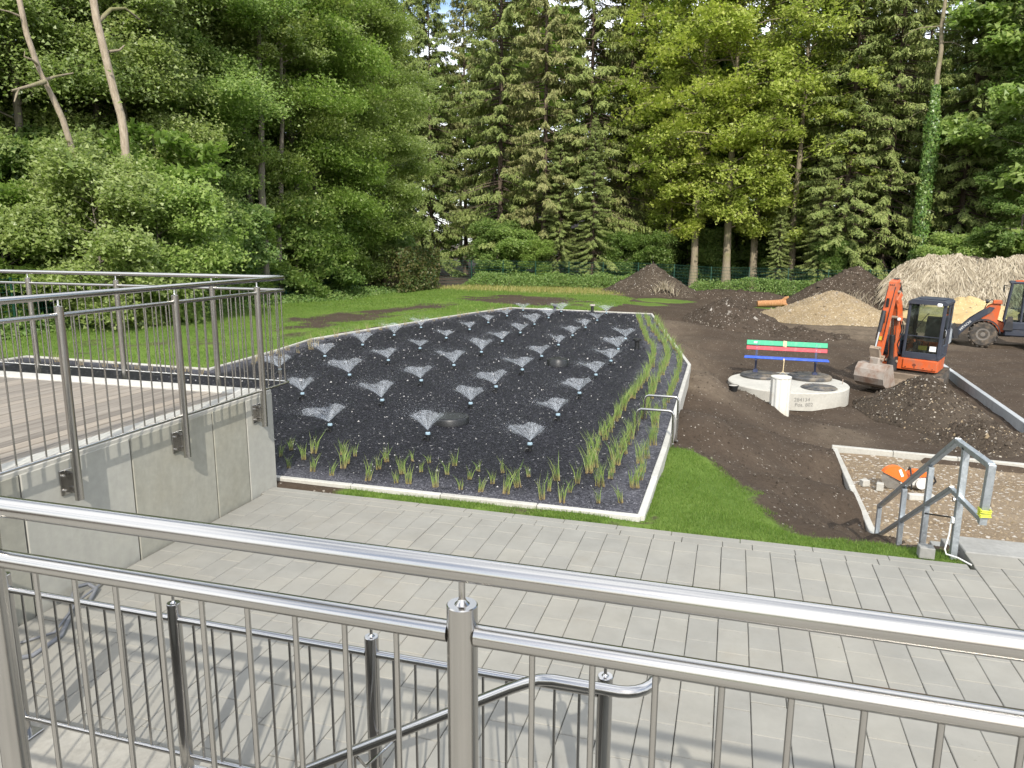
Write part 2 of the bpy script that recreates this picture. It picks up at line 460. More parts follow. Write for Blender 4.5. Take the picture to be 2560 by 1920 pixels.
MAT['chip'] = stone_set('tan_gravel_chips', [(0, (.17, .125, .07)), (.4, (.25, .19, .115)), (.9, (.29, .23, .15)), (1, (.38, .33, .26))], .8)

def soil(name, lo, hi, speck, speckamt=.965):
    m = NT(name)
    a = m.noise(1.1, 8, .68); b = m.noise(16., 6, .7)
    c = m.ramp(m.math('ADD', m.math('MULTIPLY', a, .6), m.math('MULTIPLY', b, .4)), [(.33, lo), (.66, hi)])
    sp = m.n('ShaderNodeSeparateColor'); m.l(m.voro(26.), sp.inputs['Color'])
    c = m.mix(m.ramp(sp.outputs['Red'], [(speckamt, (0, 0, 0)), (speckamt + .012, (1, 1, 1))]), c, speck)
    m.set(c, .95, 0, .15)
    m.bump(m.math('ADD', m.math('MULTIPLY', m.noise(9., 8, .72), 1.0), m.math('MULTIPLY', b, .5)), .9, .05)
    return m.m
MAT['soil'] = soil('bare_soil', (.042, .031, .022), (.074, .056, .041), (.34, .30, .25))
MAT['soil_heap'] = soil('stony_soil', (.042, .032, .023), (.085, .067, .049), (.36, .32, .26), .97)
MAT['gravel_heap'] = soil('tan_gravel', (.19, .14, .078), (.32, .25, .15), (.45, .39, .29), .93)
MAT['sand'] = soil('yellow_sand', (.36, .26, .12), (.52, .40, .21), (.6, .5, .33), .97)
MAT['pad'] = soil('crushed_gravel', (.15, .108, .066), (.27, .215, .15), (.45, .415, .36), .90)

def ground_mat():
    m = NT('ground_soil_and_turf')
    at = m.n('ShaderNodeAttribute'); at.attribute_name = 'mask'
    sp = m.n('ShaderNodeSeparateColor'); m.l(at.outputs['Color'], sp.inputs['Color'])
    a = m.noise(.9, 8, .68); b = m.noise(13., 7, .72); w = m.noise(3.5, 6, .7)
    so = m.ramp(m.math('ADD', m.math('MULTIPLY', a, .55), m.math('MULTIPLY', b, .45)), [(.34, (.046, .033, .0225)), (.52, (.066, .049, .035)), (.66, (.092, .070, .049))])
    vs_ = m.n('ShaderNodeSeparateColor'); m.l(m.voro(48.), vs_.inputs['Color'])
    so = m.mix(m.ramp(vs_.outputs['Red'], [(.986, (0, 0, 0)), (.993, (1, 1, 1))]), so, (.27, .24, .2))
    tr = m.ramp(m.noise(1.4, 7, .7), [(.3, (.10, .078, .055)), (.7, (.175, .138, .098))])
    so = m.mix(m.math('MULTIPLY', sp.outputs['Green'], m.ramp(w, [(.3, (.3,) * 3), (.62, (1,) * 3)])), so, tr)
    gr = m.ramp(m.noise(26., 5, .7), [(.3, (.065, .118, .02)), (.7, (.12, .185, .035))])
    gr = m.mix(m.ramp(m.noise(.5, 5, .6), [(.4, (0, 0, 0)), (.7, (.45,) * 3)]), gr, (.19, .26, .05))
    dg = m.ramp(m.noise(9., 6, .7), [(.3, (.20, .20, .07)), (.7, (.40, .34, .17))])
    gm = m.ramp(m.math('ADD', sp.outputs['Red'], m.math('MULTIPLY', m.math('SUBTRACT', m.math('ADD', m.math('MULTIPLY', w, .6), m.math('MULTIPLY', b, .5)), .55), .95)), [(.40, (0, 0, 0)), (.60, (1, 1, 1))])
    c = m.mix(gm, so, gr)
    c = m.mix(m.math('MULTIPLY', sp.outputs['Blue'], m.ramp(w, [(.25, (.4,) * 3), (.6, (1,) * 3)])), c, dg)
    m.set(c, .95, 0, .15)
    m.bump(m.math('ADD', m.noise(8., 8, .74), m.math('MULTIPLY', b, .6)), .8, .05)
    return m.m
MAT['ground'] = ground_mat()

def paint(name, col, rough=.35, dirt=(.16, .12, .08), amt=(.5, .72), dscale=2.6):
    m = NT(name)
    c = m.ramp(m.noise(5., 4, .6), [(.3, tuple(x * .88 for x in col)), (.7, col)])
    c = m.mix(m.math('MULTIPLY', m.ramp(m.noise(dscale, 8, .72), [(amt[0], (0, 0, 0)), (amt[1], (1, 1, 1))]), .75), c, dirt)
    m.set(c, m.ramp(m.noise(dscale, 8, .72), [(.4, (rough,) * 3), (.75, (min(1, rough + .45),) * 3)]), 0, .5)
    m.bump(m.noise(35., 5, .6), .05, .003)
    return m.m
MAT['orange'] = paint('orange_machine_paint', (.56, .10, .02), .4, (.17, .12, .08), (.46, .70), 3.4)
MAT['navy'] = paint('dark_blue_grey_paint', (.030, .036, .052), .4, (.13, .11, .085), (.56, .8))
MAT['black_steel'] = paint('black_steel', (.022, .022, .024), .45, (.12, .095, .07), (.5, .78))
MAT['rust'] = paint('worn_bucket_steel', (.30, .26, .22), .55, (.17, .085, .045), (.44, .66), 4.)
MAT['mud_steel'] = paint('muddy_steel', (.27, .21, .155), .8, (.36, .28, .2), (.45, .65), 5.)
MAT['rubber'] = plain('tyre_rubber', (.045, .04, .034), .85, var=.4, vs=7., bump=.2, dirt=(.15, .115, .08), dscale=5.)
MAT['rim'] = paint('grey_wheel_rim', (.16, .145, .125), .6, (.12, .09, .06))
MAT['hose'] = plain('black_hose', (.015, .015, .016), .5)
MAT['plastic'] = plain('black_plastic', (.012, .0125, .013), .42, var=.3, vs=14.)
MAT['grey_plastic'] = plain('grey_plastic', (.12, .125, .13), .6)
MAT['pvc'] = plain('white_plastic_pipe', (.56, .56, .52), .4, var=.05, dirt=(.5, .45, .36), dscale=2.)
MAT['lid'] = plain('worn_grey_plastic_lid', (.055, .056, .058), .6, var=.3, dirt=(.2, .165, .12), dscale=3.2)
MAT['nozzle_blue'] = plain('pale_blue_plastic', (.26, .36, .42), .35, var=.08)
MAT['lamp_glass'] = plain('lamp_glass', (.75, .76, .74), .12, var=.03)
MAT['white'] = plain('white_sticker', (.75, .75, .72), .5, var=.04)
MAT['yellow'] = plain('yellow_sticker', (.55, .40, .04), .5, var=.1)
MAT['seat'] = plain('grey_seat_fabric', (.10, .105, .11), .85, var=.2)
MAT['beige'] = plain('beige_strap', (.62, .50, .30), .75, var=.1)
MAT['strap_yellow'] = plain('yellow_green_strap', (.52, .56, .05), .7, var=.1)
MAT['cable_white'] = plain('white_cable', (.62, .62, .58), .5, var=.06)
MAT['hose_grey'] = plain('grey_flat_hose', (.14, .145, .155), .55, var=.2)
MAT['fence'] = plain('green_coated_wire', (.008, .050, .030), .45, var=.15)
MAT['bench_green'] = paint('green_bench_paint', (.045, .40, .20), .45, (.25, .42, .30), (.50, .78), 7.)
MAT['bench_red'] = paint('red_bench_paint', (.56, .065, .075), .45, (.5, .25, .22), (.50, .78), 7.)
MAT['bench_blue'] = paint('blue_bench_paint', (.03, .10, .52), .4, (.15, .2, .45), (.50, .78), 7.)
MAT['bench_leg'] = paint('dark_blue_bench_leg', (.030, .038, .085), .45, (.1, .1, .1), (.6, .85), 6.)
MAT['saw_orange'] = paint('orange_saw_casing', (.72, .15, .02), .35, (.45, .3, .2), (.62, .9), 8.)
MAT['saw_grey'] = plain('light_grey_saw_casing', (.55, .54, .50), .5, var=.1)
MAT['disc'] = plain('cutting_disc_steel', (.40, .39, .36), .35, .8, var=.15, vs=20.)
MAT['ink'] = plain('grey_marker_ink', (.19, .185, .17), .8)
MAT['black_ink'] = plain('black_print', (.012, .012, .012), .5)
MAT['white_ink'] = plain('white_print', (.7, .7, .68), .5)
MAT['render_wall'] = plain('pale_house_render', (.62, .61, .57), .85, var=.08)
MAT['roof'] = plain('dark_roof_tiles', (.075, .06, .055), .8, var=.3, vs=5.)
MAT['window'] = plain('dark_window_glass', (.02, .025, .03), .1, var=.1)
def glass():
    m = NT('cab_glass')
    m.set((.55, .62, .58), .02, 0, .5)
    tp = m.n('ShaderNodeBsdfTransparent'); tp.inputs['Color'].default_value = (.80, .86, .82, 1)
    ms = m.n('ShaderNodeMixShader')
    lw = m.n('ShaderNodeFresnel'); lw.inputs['IOR'].default_value = 1.45
    d = m.ramp(m.noise(3., 7, .7), [(.5, (.0,) * 3), (.8, (.35,) * 3)])
    m.l(m.math('ADD', m.math('ADD', lw.outputs[0], .05), d, True), ms.inputs[0])
    gl = m.n('ShaderNodeBsdfGlossy'); gl.inputs['Roughness'].default_value = .05; gl.inputs['Color'].default_value = (.8, .84, .82, 1)
    df = m.n('ShaderNodeBsdfDiffuse'); df.inputs['Color'].default_value = (.30, .28, .22, 1)
    m2 = m.n('ShaderNodeMixShader'); m.l(d, m2.inputs[0]); m.l(gl.outputs[0], m2.inputs[1]); m.l(df.outputs[0], m2.inputs[2])
    m.l(tp.outputs[0], ms.inputs[1]); m.l(m2.outputs[0], ms.inputs[2]); m.l(ms.outputs[0], m.out.inputs['Surface'])
    return m.m
MAT['glass'] = glass()
def water():
    m = NT('spraying_water')
    m.set((.62, .66, .70), .15, 0, .7)
    tp = m.n('ShaderNodeBsdfTransparent')
    tl = m.n('ShaderNodeBsdfTranslucent'); tl.inputs['Color'].default_value = (.62, .66, .70, 1)
    m1 = m.n('ShaderNodeMixShader'); m1.inputs[0].default_value = .4; m.l(m.b.outputs[0], m1.inputs[1]); m.l(tl.outputs[0], m1.inputs[2])
    ms = m.n('ShaderNodeMixShader'); ms.inputs[0].default_value = .31
    m.l(tp.outputs[0], ms.inputs[1]); m.l(m1.outputs[0], ms.inputs[2]); m.l(ms.outputs[0], m.out.inputs['Surface'])
    return m.m
MAT['water'] = water()
def water_veil():
    m = NT('water_veil')
    m.set((.60, .64, .68), .2, 0, .6)
    tp = m.n('ShaderNodeBsdfTransparent')
    ms = m.n('ShaderNodeMixShader')
    mp = m.n('ShaderNodeMapping'); mp.inputs['Scale'].default_value = (1, 1, .25); m.l(m.co(), mp.inputs['Vector'])
    m.l(m.ramp(m.noise(26., 4, .7, mp.outputs['Vector']), [(.36, (.04,) * 3), (.72, (.30,) * 3)]), ms.inputs[0])
    m.l(tp.outputs[0], ms.inputs[1]); m.l(m.b.outputs[0], ms.inputs[2]); m.l(ms.outputs[0], m.out.inputs['Surface'])
    return m.m
MAT['veil'] = water_veil()
# ------------------------------------------------------------------ the ground
BED = np.array([(-.72, 6.84), (-.72, 9.3), (-.79, 16.05), (-2.75, 27.1), (-8.2, 27.7), (-9.03, 24.9), (-10.15, 19.3), (-10.55, 17.2), (-10.24, 15.1), (-10.05, 12.45), (-14.9, 12.6), (-15.1, 6.84)])
LAWN_R = np.array([(-.66, 6.6), (2.02, 6.6), (2.0, 6.98), (1.31, 6.98), (.9, 7.25), (.66, 7.45), (.48, 7.8), (.26, 8.64), (-.09, 9.45), (-.48, 9.72), (-.66, 9.8)])
LAWN_L = np.array([(-10.0, 12.4), (-16.0, 12.7), (-16, 6), (-40, 6), (-40, 20), (-19.5, 20), (-19.0, 30), (-19.5, 40), (-19, 48), (-10, 47), (-5.6, 44), (-5.2, 37), (-6.3, 31), (-7.2, 28.0), (-8.2, 28.0), (-10.6, 19)])
PATCHES = [np.array([(-12.8, 18.4), (-14.9, 23.0), (-13.9, 28.6), (-12.0, 30.8), (-11.4, 28.0), (-11.9, 24.9), (-12.0, 20.6)]),
           np.array([(-13.6, 36.2), (-12.6, 41.0), (-9.4, 41.6), (-6.9, 37.0), (-7.4, 33.6), (-11.9, 32.2)])]
def inpoly(x, y, P):
    x = np.asarray(x); y = np.asarray(y); c = np.zeros(x.shape, bool); j = len(P) - 1
    for i in range(len(P)):
        xi, yi = P[i]; xj, yj = P[j]
        c ^= ((yi > y) != (yj > y)) & (x < (xj - xi) * (y - yi) / (yj - yi + 1e-12) + xi); j = i
    return c
def polydist(x, y, P, closed=True):
    d = np.full(np.shape(x), 1e9)
    n = len(P)
    for i in range(n if closed else n - 1):
        a = P[i]; b = P[(i + 1) % n]; ab = b - a
        t = np.clip(((x - a[0]) * ab[0] + (y - a[1]) * ab[1]) / (ab @ ab), 0, 1)
        d = np.minimum(d, np.hypot(x - a[0] - t * ab[0], y - a[1] - t * ab[1]))
    return d
CTRL = np.array([
    (-.55, 6.7, -.03), (-.55, 8.0, -.05), (-.55, 9.5, -.10), (-.5, 12, -.12), (-.6, 16, -.10), (-1.6, 21, -.2), (-2.4, 27.3, -.3), (.3, 6.7, -.03), (1.2, 6.7, -.04), (1.9, 6.75, -.05),
    (.3, 8.3, -.20), (1.0, 7.6, -.28), (1.5, 8.3, -.6), (1.85, 8.6, -.75), (1.85, 9.9, -1.12), (1.85, 12, -1.14), (1.85, 14.3, -1.16), (.5, 10, -.45), (1.1, 10.5, -.75), (.5, 13, -.5), (1.2, 13, -.82), (.3, 16.5, -.58), (.85, 16.3, -.78), (1.5, 16.3, -1.1),
    (0.0, 18.7, -.95), (-.15, 20.5, -.92), (-.15, 19.6, -.96), (1.5, 17.5, -1.32), (.5, 17.8, -1.02), (.95, 17.6, -1.15), (.2, 24, -.85), (-1, 25, -.6), (-.9, 19, -.3), (1.2, 24, -1.1), (2.4, 17, -1.3), (3.2, 19.5, -1.3), (2.5, 23, -1.25), (3.2, 15.5, -1.22), (4, 12, -1.22), (8, 12, -1.22), (5, 17, -1.25), (5.2, 23, -1.27), (7, 20, -1.25), (7, 28, -1.25), (9.5, 32, -1.25), (14, 30, -1.25), (14, 18, -1.25),
    (2, 32, -1.15), (-1.5, 31, -.85), (4, 38, -1.15), (10, 40, -1.2), (2, 45, -1.05), (-4, 34, -.65), (-3, 42, -.8), (-7, 30, -.3), (-8.5, 28.2, -.06), (-5.5, 28.0, -.12), (-8, 36, -.4), (-9, 44, -.62), (-8, 52, -.75), (-16, 52, -.75), (0, 53, -.95), (8, 53, -1.0), (16, 50, -1.1), (-10.6, 13.5, -.02), (-10.9, 17.5, -.02), (-10.6, 20, -.02), (-9.6, 25.2, -.03), (-13, 16, -.08),
    (-13, 24, -.22), (-16, 21, -.10), (-18, 17, -.05), (-18, 26, -.15), (-18, 36, -.4), (-13, 32, -.18), (-13, 40, -.5), (-25, 20, -.1), (-25, 40, -.4), (-4.7, 6.7, -.005), (-3.6, 6.7, -.005), (-2.5, 6.7, -.005), (-1.4, 6.7, -.005), (-15.5, 9, -.05), (-30, 60, -.8), (0, 70, -.9), (20, 70, -1.0), (-20, 90, -.8), (30, 30, -1.2), (60, 60, -1), (-60, 60, -.5), (-60, 10, -.1), (60, 5, -1.2)])
def base_h(x, y):
    x = np.asarray(x, float); y = np.asarray(y, float); sh = x.shape
    X = x.ravel(); Y = y.ravel(); Z = np.zeros_like(X)
    for s in range(0, len(X), 20000):
        d2 = (X[s:s+20000, None] - CTRL[None, :, 0]) ** 2 + (Y[s:s+20000, None] - CTRL[None, :, 1]) ** 2 + .02
        w = d2 ** -1.7
        Z[s:s+20000] = (w * CTRL[None, :, 2]).sum(1) / w.sum(1)
    return Z.reshape(sh)
def grass_mask(x, y):
    x0, y0 = x, y
    x = x + .16 * fbm(x * 2.6, y * 2.6, 61); y = y + .16 * fbm(x0 * 2.6 + 7, y0 * 2.6, 62)
    sd = np.where(inpoly(x, np.maximum(y, 6.62), LAWN_R), 1, -1) * polydist(x, np.maximum(y, 6.62), LAWN_R)
    sd = np.where((np.abs(x + .66) < .3) | (y < 6.9), np.where(inpoly(x, np.maximum(y, 6.62), LAWN_R), np.maximum(sd, .25), sd), sd)
    g = np.clip(.5 + sd * 1.9 + fbm(x0 * 2.2, y0 * 2.2, 63) * .35, 0, 1) * (x0 > -.7) * (y0 < 10.2)
    g = np.where((x < -.6) & (x > -4.6) & (y > 6.35) & (y < 7.1), np.clip((x0 + 4.1) / .5, 0, 1) * np.clip(.75 + 1.1 * fbm(x0 * 2.4, y0 * 2.4, 66), 0, 1), g)
    l = inpoly(x, y, LAWN_L) * np.clip(.82 + .45 * fbm(x0 * .5, y0 * .5, 64) + .35 * fbm(x0 * 2.1, y0 * 2.1, 65), .2, 1)
    for P in PATCHES:
        d = np.where(inpoly(x, y, P), 1, -1) * polydist(x, y, P)
        l = l * np.clip(.75 - d * .42 + fbm(x * .9, y * .9, 5) * .75, 0.12, 1)
    g = np.maximum(g, l)
    for (cx, cy, rx, ry) in ((-3.6, 43.5, 2.0, 1.6), (2.2, 43.2, 1.3, .9), (-5.0, 40.0, 2.0, 2.2)):
        d = ((x - cx) / rx) ** 2 + ((y - cy) / ry) ** 2
        g = np.maximum(g, np.clip(1.25 - d, 0, .8))
    return g
def dry_mask(x, y):
    d = np.clip((y - 43.5) / 2.5, 0, 1) * np.clip((x + 20) / 2, 0, 1) * np.clip((-6.0 - x) / 1.2, 0, 1) * np.clip((53 - y) / 1., 0, 1)
    return d * .9
def tan_mask(x, y):
    t = np.clip(1.3 - (((x - 5.5) / 5.5) ** 2 + ((y - 33.5) / 3.6) ** 2), 0, 1)
    t = np.maximum(t, .75 * np.clip(1.1 - np.abs(x - (-.9 - (y - 18) * .14)) / 1.3, 0, 1) * ((y > 15) & (y < 31)))
    t = np.maximum(t, .6 * np.clip(1.2 - (((x - 2.2) / .8) ** 2 + ((y - 15.2) / 1.3) ** 2), 0, 1))
    return t
def ground_h(x, y):
    z = base_h(x, y)
    gm = grass_mask(x, y)
    rough = np.where(gm > .5, .018, .05)
    near = np.clip((polydist(x, y, BED) - .12) / .5, .25, 1)
    z = z + fbm(x * 1.7, y * 1.7, 11) * rough * near + fbm(x * .35, y * .35, 3) * .05 * near
    # wheel ruts in the yard
    yard = np.clip((x - 2.2) / 1.0, 0, 1) * np.clip((y - 23) / 2, 0, 1)
    z = z + yard * .05 * np.sin((x * .2 + y) * 3.1 + 3 * fbm(x * .3, y * .3, 9))
    ins = inpoly(x, y, BED)
    z = np.where(ins, np.minimum(z, -.07), z)
    pav = ((x > -4.7) & (x < 2.02) & (y < 6.58)) | ((x >= 2.02) & (x < 7.5) & (y < 6.9))
    z = np.where(pav, -.14, z)
    z = np.where((x > -6) & (x < -.25) & (y < 2.45) & (y > 1.0), -2.0, z)
    st = (x > 2.06) & (x < 4.4) & (y > 6.8) & (y < 9.8)
    z = np.where(st, np.minimum(z, -1.22), z)
    z = np.where((x > 1.98) & (y > 9.3) & (y < 14.05 - (x - 1.9) * .09) & (x < 9.3), np.minimum(z, -1.26), z)
    return z

gx_ = np.concatenate([[-400, -200, -110, -70, -50, -40, -34, -30, -27, -25], np.arange(-24, 14, .2), [14, 14.6, 15.4, 16.4, 18, 20, 23, 27, 32, 40, 50, 70, 110, 200, 400]])
gy_ = np.concatenate([[-300, -120, -50, -20, -8, -3, -1, 0, .95, 1.05, 1.4, 1.8, 2.3, 2.5, 2.9, 3.4, 4, 4.7, 5.4, 6.0], np.arange(6.4, 12, .14), np.arange(12, 60, .24), [60.4, 61, 62, 64, 67, 71, 76, 84, 95, 120, 170, 260, 420]])
GX, GY = np.meshgrid(gx_, gy_)
GZ = ground_h(GX, GY)
nx, ny = len(gx_), len(gy_)
ii = (np.arange(ny - 1)[:, None] * nx + np.arange(nx - 1)[None, :]).ravel()
me = np_mesh('ground', np.stack([GX.ravel(), GY.ravel(), GZ.ravel()], 1), np.stack([ii, ii + 1, ii + nx + 1, ii + nx], 1), MAT['ground'], True)
ca = me.color_attributes.new('mask', 'FLOAT_COLOR', 'POINT')
mk = np.stack([grass_mask(GX, GY).ravel(), tan_mask(GX, GY).ravel(), dry_mask(GX, GY).ravel(), np.ones(GX.size)], 1).astype(np.float32)
ca.data.foreach_set('color', mk.ravel())
tag(link('ground', me), kind='structure', label='bare brown soil and mown green lawn around the gravel bed')

def leaves(C, D, N, L, W):
    """one small pointed leaf face per point: centres, long axis, normal, length, width -> verts, faces"""
    D = unit(D); S = unit(np.cross(N, D)); n = len(C)
    L = np.broadcast_to(L, n)[:, None]; W = np.broadcast_to(W, n)[:, None]
    V = np.stack([C - D * L * .42 + S * W * .55, C - D * L * .42 - S * W * .55, C + D * L * .62], 1).reshape(-1, 3)
    return V, np.arange(n * 3).reshape(n, 3)
def blades(P, h, w, lean, seed=0, fine=True):
    """one bent grass blade per base point (fine: three faces, else one)"""
    r = np.random.default_rng(seed); n = len(P)
    a = r.uniform(0, 2 * np.pi, n); b = r.uniform(0, 2 * np.pi, n)
    s = np.stack([np.cos(a), np.sin(a), np.zeros(n)], 1); d = np.stack([np.cos(b), np.sin(b), np.zeros(n)], 1)
    h = np.broadcast_to(h, n)[:, None]; w = np.broadcast_to(w, n)[:, None]; ln = (np.broadcast_to(lean, n) * r.uniform(.2, 1, n))[:, None]
    t = P + np.array([0, 0, 1.]) * h + d * ln * h
    if not fine:
        return np.stack([P - s * w * .5, P + s * w * .5, t], 1).reshape(-1, 3), np.arange(n * 3).reshape(n, 3)
    m = P + np.array([0, 0, 1.]) * h * .55 + d * ln * h * .3
    V = np.stack([P - s * w * .5, P + s * w * .5, m + s * w * .4, m - s * w * .4, t], 1).reshape(-1, 3)
    i = np.arange(n) * 5
    F = np.concatenate([np.stack([i, i + 1, i + 2], 1), np.stack([i, i + 2, i + 3], 1), np.stack([i + 3, i + 2, i + 4], 1)])
    return V, F
def rocks(P, s, flat=.7, seed=0, whole=False):
    """one jittered stone per point; stones bedded in the ground are open underneath"""
    r = np.random.default_rng(seed); n = len(P); s = np.broadcast_to(s, n)[:, None, None]
    B = np.array([[1, 0, 0], [0, 1, 0], [-1, 0, 0], [0, -1, 0], [0, 0, 1], [0, 0, -1.]])
    if not whole: B = B[:5] - np.array([0, 0, .35]) * (np.arange(5) < 4)[:, None]
    m = len(B)
    a = r.uniform(0, 6.28, n); c, q = np.cos(a)[:, None], np.sin(a)[:, None]
    K = B[None] * r.uniform(.55, 1.25, (n, m, 1)) + r.normal(0, .16, (n, m, 3))
    X = K[..., 0] * c - K[..., 1] * q; Y = K[..., 0] * q + K[..., 1] * c
    V = (np.stack([X, Y, K[..., 2] * flat], 2) * s + P[:, None, :]).reshape(-1, 3)
    T = np.array([[0, 1, 4], [1, 2, 4], [2, 3, 4], [3, 0, 4]] + ([[1, 0, 5], [2, 1, 5], [3, 2, 5], [0, 3, 5]] if whole else []))
    return V, (np.arange(n)[:, None, None] * m + T[None]).reshape(-1, 3)

# turf: blades where the lawn mask is green
def turf(name, boxes, dens, h, w, mat, seed, mask=grass_mask, label=None):
    r = np.random.default_rng(seed); PP = []
    for (x0, x1, y0, y1, k) in boxes:
        n = int((x1 - x0) * (y1 - y0) * dens * k)
        x = r.uniform(x0, x1, n); y = r.uniform(y0, y1, n)
        g = mask(x, y) + (fbm(x * 3.5, y * 3.5, 21) * .55 + fbm(x * 13, y * 13, 22) * .3)
        ok = g > r.uniform(.35, .75, n)
        ok &= ~(inpoly(x, y, BED) | ((y < 6.6) & (x > -4.7) & (x < 2.02)))
        PP.append(np.stack([x[ok], y[ok], ground_h(x[ok], y[ok]) - .004], 1))
    P = np.concatenate(PP)
    V, F = blades(P, r.uniform(.5, 1.25, len(P)) * h, r.uniform(.7, 1.3, len(P)) * w, .75, seed, False)
    o = link(name, np_mesh(name, V, F, mat)); return tag(o, label, 'grass', kind='stuff')
turf('grass', [(-4.4, -.65, 6.6, 6.8, 1.6), (-.68, 2.02, 6.6, 9.9, 1.0)], 7500, .036, .0048, MAT['grass'], 3, label='short fresh lawn beside the paved path and the bed corner')
turf('grass', [(-19, -9.5, 12.5, 28, 1.0), (-40, -15, 7, 20, .5)], 420, .05, .016, MAT['grass'], 4, label='mown lawn sloping beyond the left kerb of the bed')
turf('grass', [(-19, -5, 27, 46, 1.0)], 130, .06, .035, MAT['grass'], 5, label='far lawn between the bed and the green fence')
turf('dry_grass', [(-19, -6, 43, 53, 1.0)], 90, .22, .04, MAT['dry_grass'], 6, mask=lambda x, y: dry_mask(x, y), label='yellowed dry grass strip in front of the far fence')

# loose crumbs and stones on bare soil
def scatter(name, boxes, n, size, mat, seed, mask, label, flat=.7):
    r = np.random.default_rng(seed); PP = []
    for (x0, x1, y0, y1, k) in boxes:
        m = int(n * k); x = r.uniform(x0, x1, m); y = r.uniform(y0, y1, m); ok = mask(x, y, r)
        PP.append(np.stack([x[ok], y[ok], ground_h(x[ok], y[ok]) + .002], 1))
    P = np.concatenate(PP); s = size * np.exp(r.normal(0, .5, len(P)))
    V, F = rocks(P, s, flat, seed); return tag(link(name, np_mesh(name, V, F, mat)), label, 'stones', kind='stuff')
bare = lambda x, y, r: (grass_mask(x, y) < .35) & ~inpoly(x, y, BED) & ~((x > 1.85) & (y > 9.6) & (y < 14.3)) & ~((y < 6.7)) & (fbm(x * .8, y * .8, 31) + r.uniform(-.5, .7, len(x)) > 0)
scatter('soil_crumbs', [(-.7, 2.2, 7, 18, .45), (-2, 7, 14, 32, .40), (-8, 12, 28, 48, .35)], 16000, .012, MAT['clod'], 8, bare, 'loose crumbs of dark soil over the bare slope')
scatter('pale_stones', [(-.7, 2.2, 7, 18, .22), (-2.5, 8, 15, 32, .5), (-8, 12, 28, 48, .35)], 1500, .0085, MAT['pebble'], 9, bare, 'small pale stones strewn over the bare soil')

# ------------------------------------------------------------------ gravel bed
bx_, by_ = np.meshgrid(np.arange(-15.2, -.5, .25), np.arange(6.7, 28.2, .25))
# bed surface: fine grid clipped to the polygon by snapping outside points under the kerb
bz = .0 + fbm(bx_ * 1.3, by_ * 1.3, 41) * .02
keep = inpoly(bx_, by_, BED) | (polydist(bx_, by_, BED) < .36)
P2 = np.stack([bx_.ravel(), by_.ravel()], 1)
outm = ~inpoly(P2[:, 0], P2[:, 1], BED)
def closest(P, Q):
    best = np.full(len(P), 1e9); C = P.copy()
    for i in range(len(Q)):
        a = Q[i]; ab = Q[(i + 1) % len(Q)] - a
        t = np.clip(((P - a) @ ab) / (ab @ ab), 0, 1); c = a + t[:, None] * ab; d = np.hypot(*(P - c).T)
        m = d < best; best[m] = d[m]; C[m] = c[m]
    return C
P2[outm] = closest(P2[outm], BED)
kn, km = bx_.shape
ii = (np.arange(kn - 1)[:, None] * km + np.arange(km - 1)[None, :]).ravel()
kk = keep.ravel(); qf = np.stack([ii, ii + 1, ii + km + 1, ii + km], 1); qf = qf[kk[qf].all(1)]
me = np_mesh('gravel_bed', np.stack([P2[:, 0], P2[:, 1], bz.ravel()], 1), qf, MAT['bed'], True)
def dry_f(x, y):
    d = polydist(x, y, BED)
    k = np.clip(1.25 - d / .55, 0, 1)
    right = np.clip((x - (-1.9 - np.clip(y - 17, 0, 99) * .16)) / .35, 0, 1)     # margin right of the reed rows
    k = np.maximum(k, right * np.clip((y - 12.5) / 3, 0.15, 1) * .95)
    k = np.where((y < 7.6) & (x > -2), np.maximum(k, np.clip((x + 1.9) / 1.2, 0, 1)), k)
    return np.clip(k, 0, 1)
da = me.attributes.new('dry', 'FLOAT', 'POINT')
da.data.foreach_set('value', dry_f(P2[:, 0], P2[:, 1]).astype(np.float32))
tag(link('gravel_bed', me), kind='structure', label='black wet lava gravel filling the sprinkled filter bed')
r = np.random.default_rng(12)
n = 64000
y = 6.9 + (r.random(n) ** 1.9) * 20.7; x = r.uniform(-10.4, -.75, n)
ok = inpoly(x, y, BED) & (polydist(x, y, BED) > .03); x, y = x[ok], y[ok]
dr = dry_f(x, y) + fbm(x * 1.3, y * 1.3, 44) * .35
s = (.0095 + .0009 * (y - 7)) * np.exp(r.normal(0, .32, len(x)))
P = np.stack([x, y, fbm(x * 1.3, y * 1.3, 41) * .02 + .003 * r.random(len(x))], 1)
w = dr < r.uniform(.25, .6, len(x))
V, F = rocks(P[w], s[w], .75, 13)
tag(link('lava_gravel', np_mesh('lava_gravel', V, F, MAT['lava'])), 'coarse wet black lava stones covering the bed', 'gravel', kind='stuff')
V, F = rocks(P[~w], s[~w] * .75, .7, 14)
tag(link('dry_lava_grit', np_mesh('dry_lava_grit', V, F, MAT['lava_dry'])), 'dry grey lava grit along the margins of the bed', 'gravel', kind='stuff')

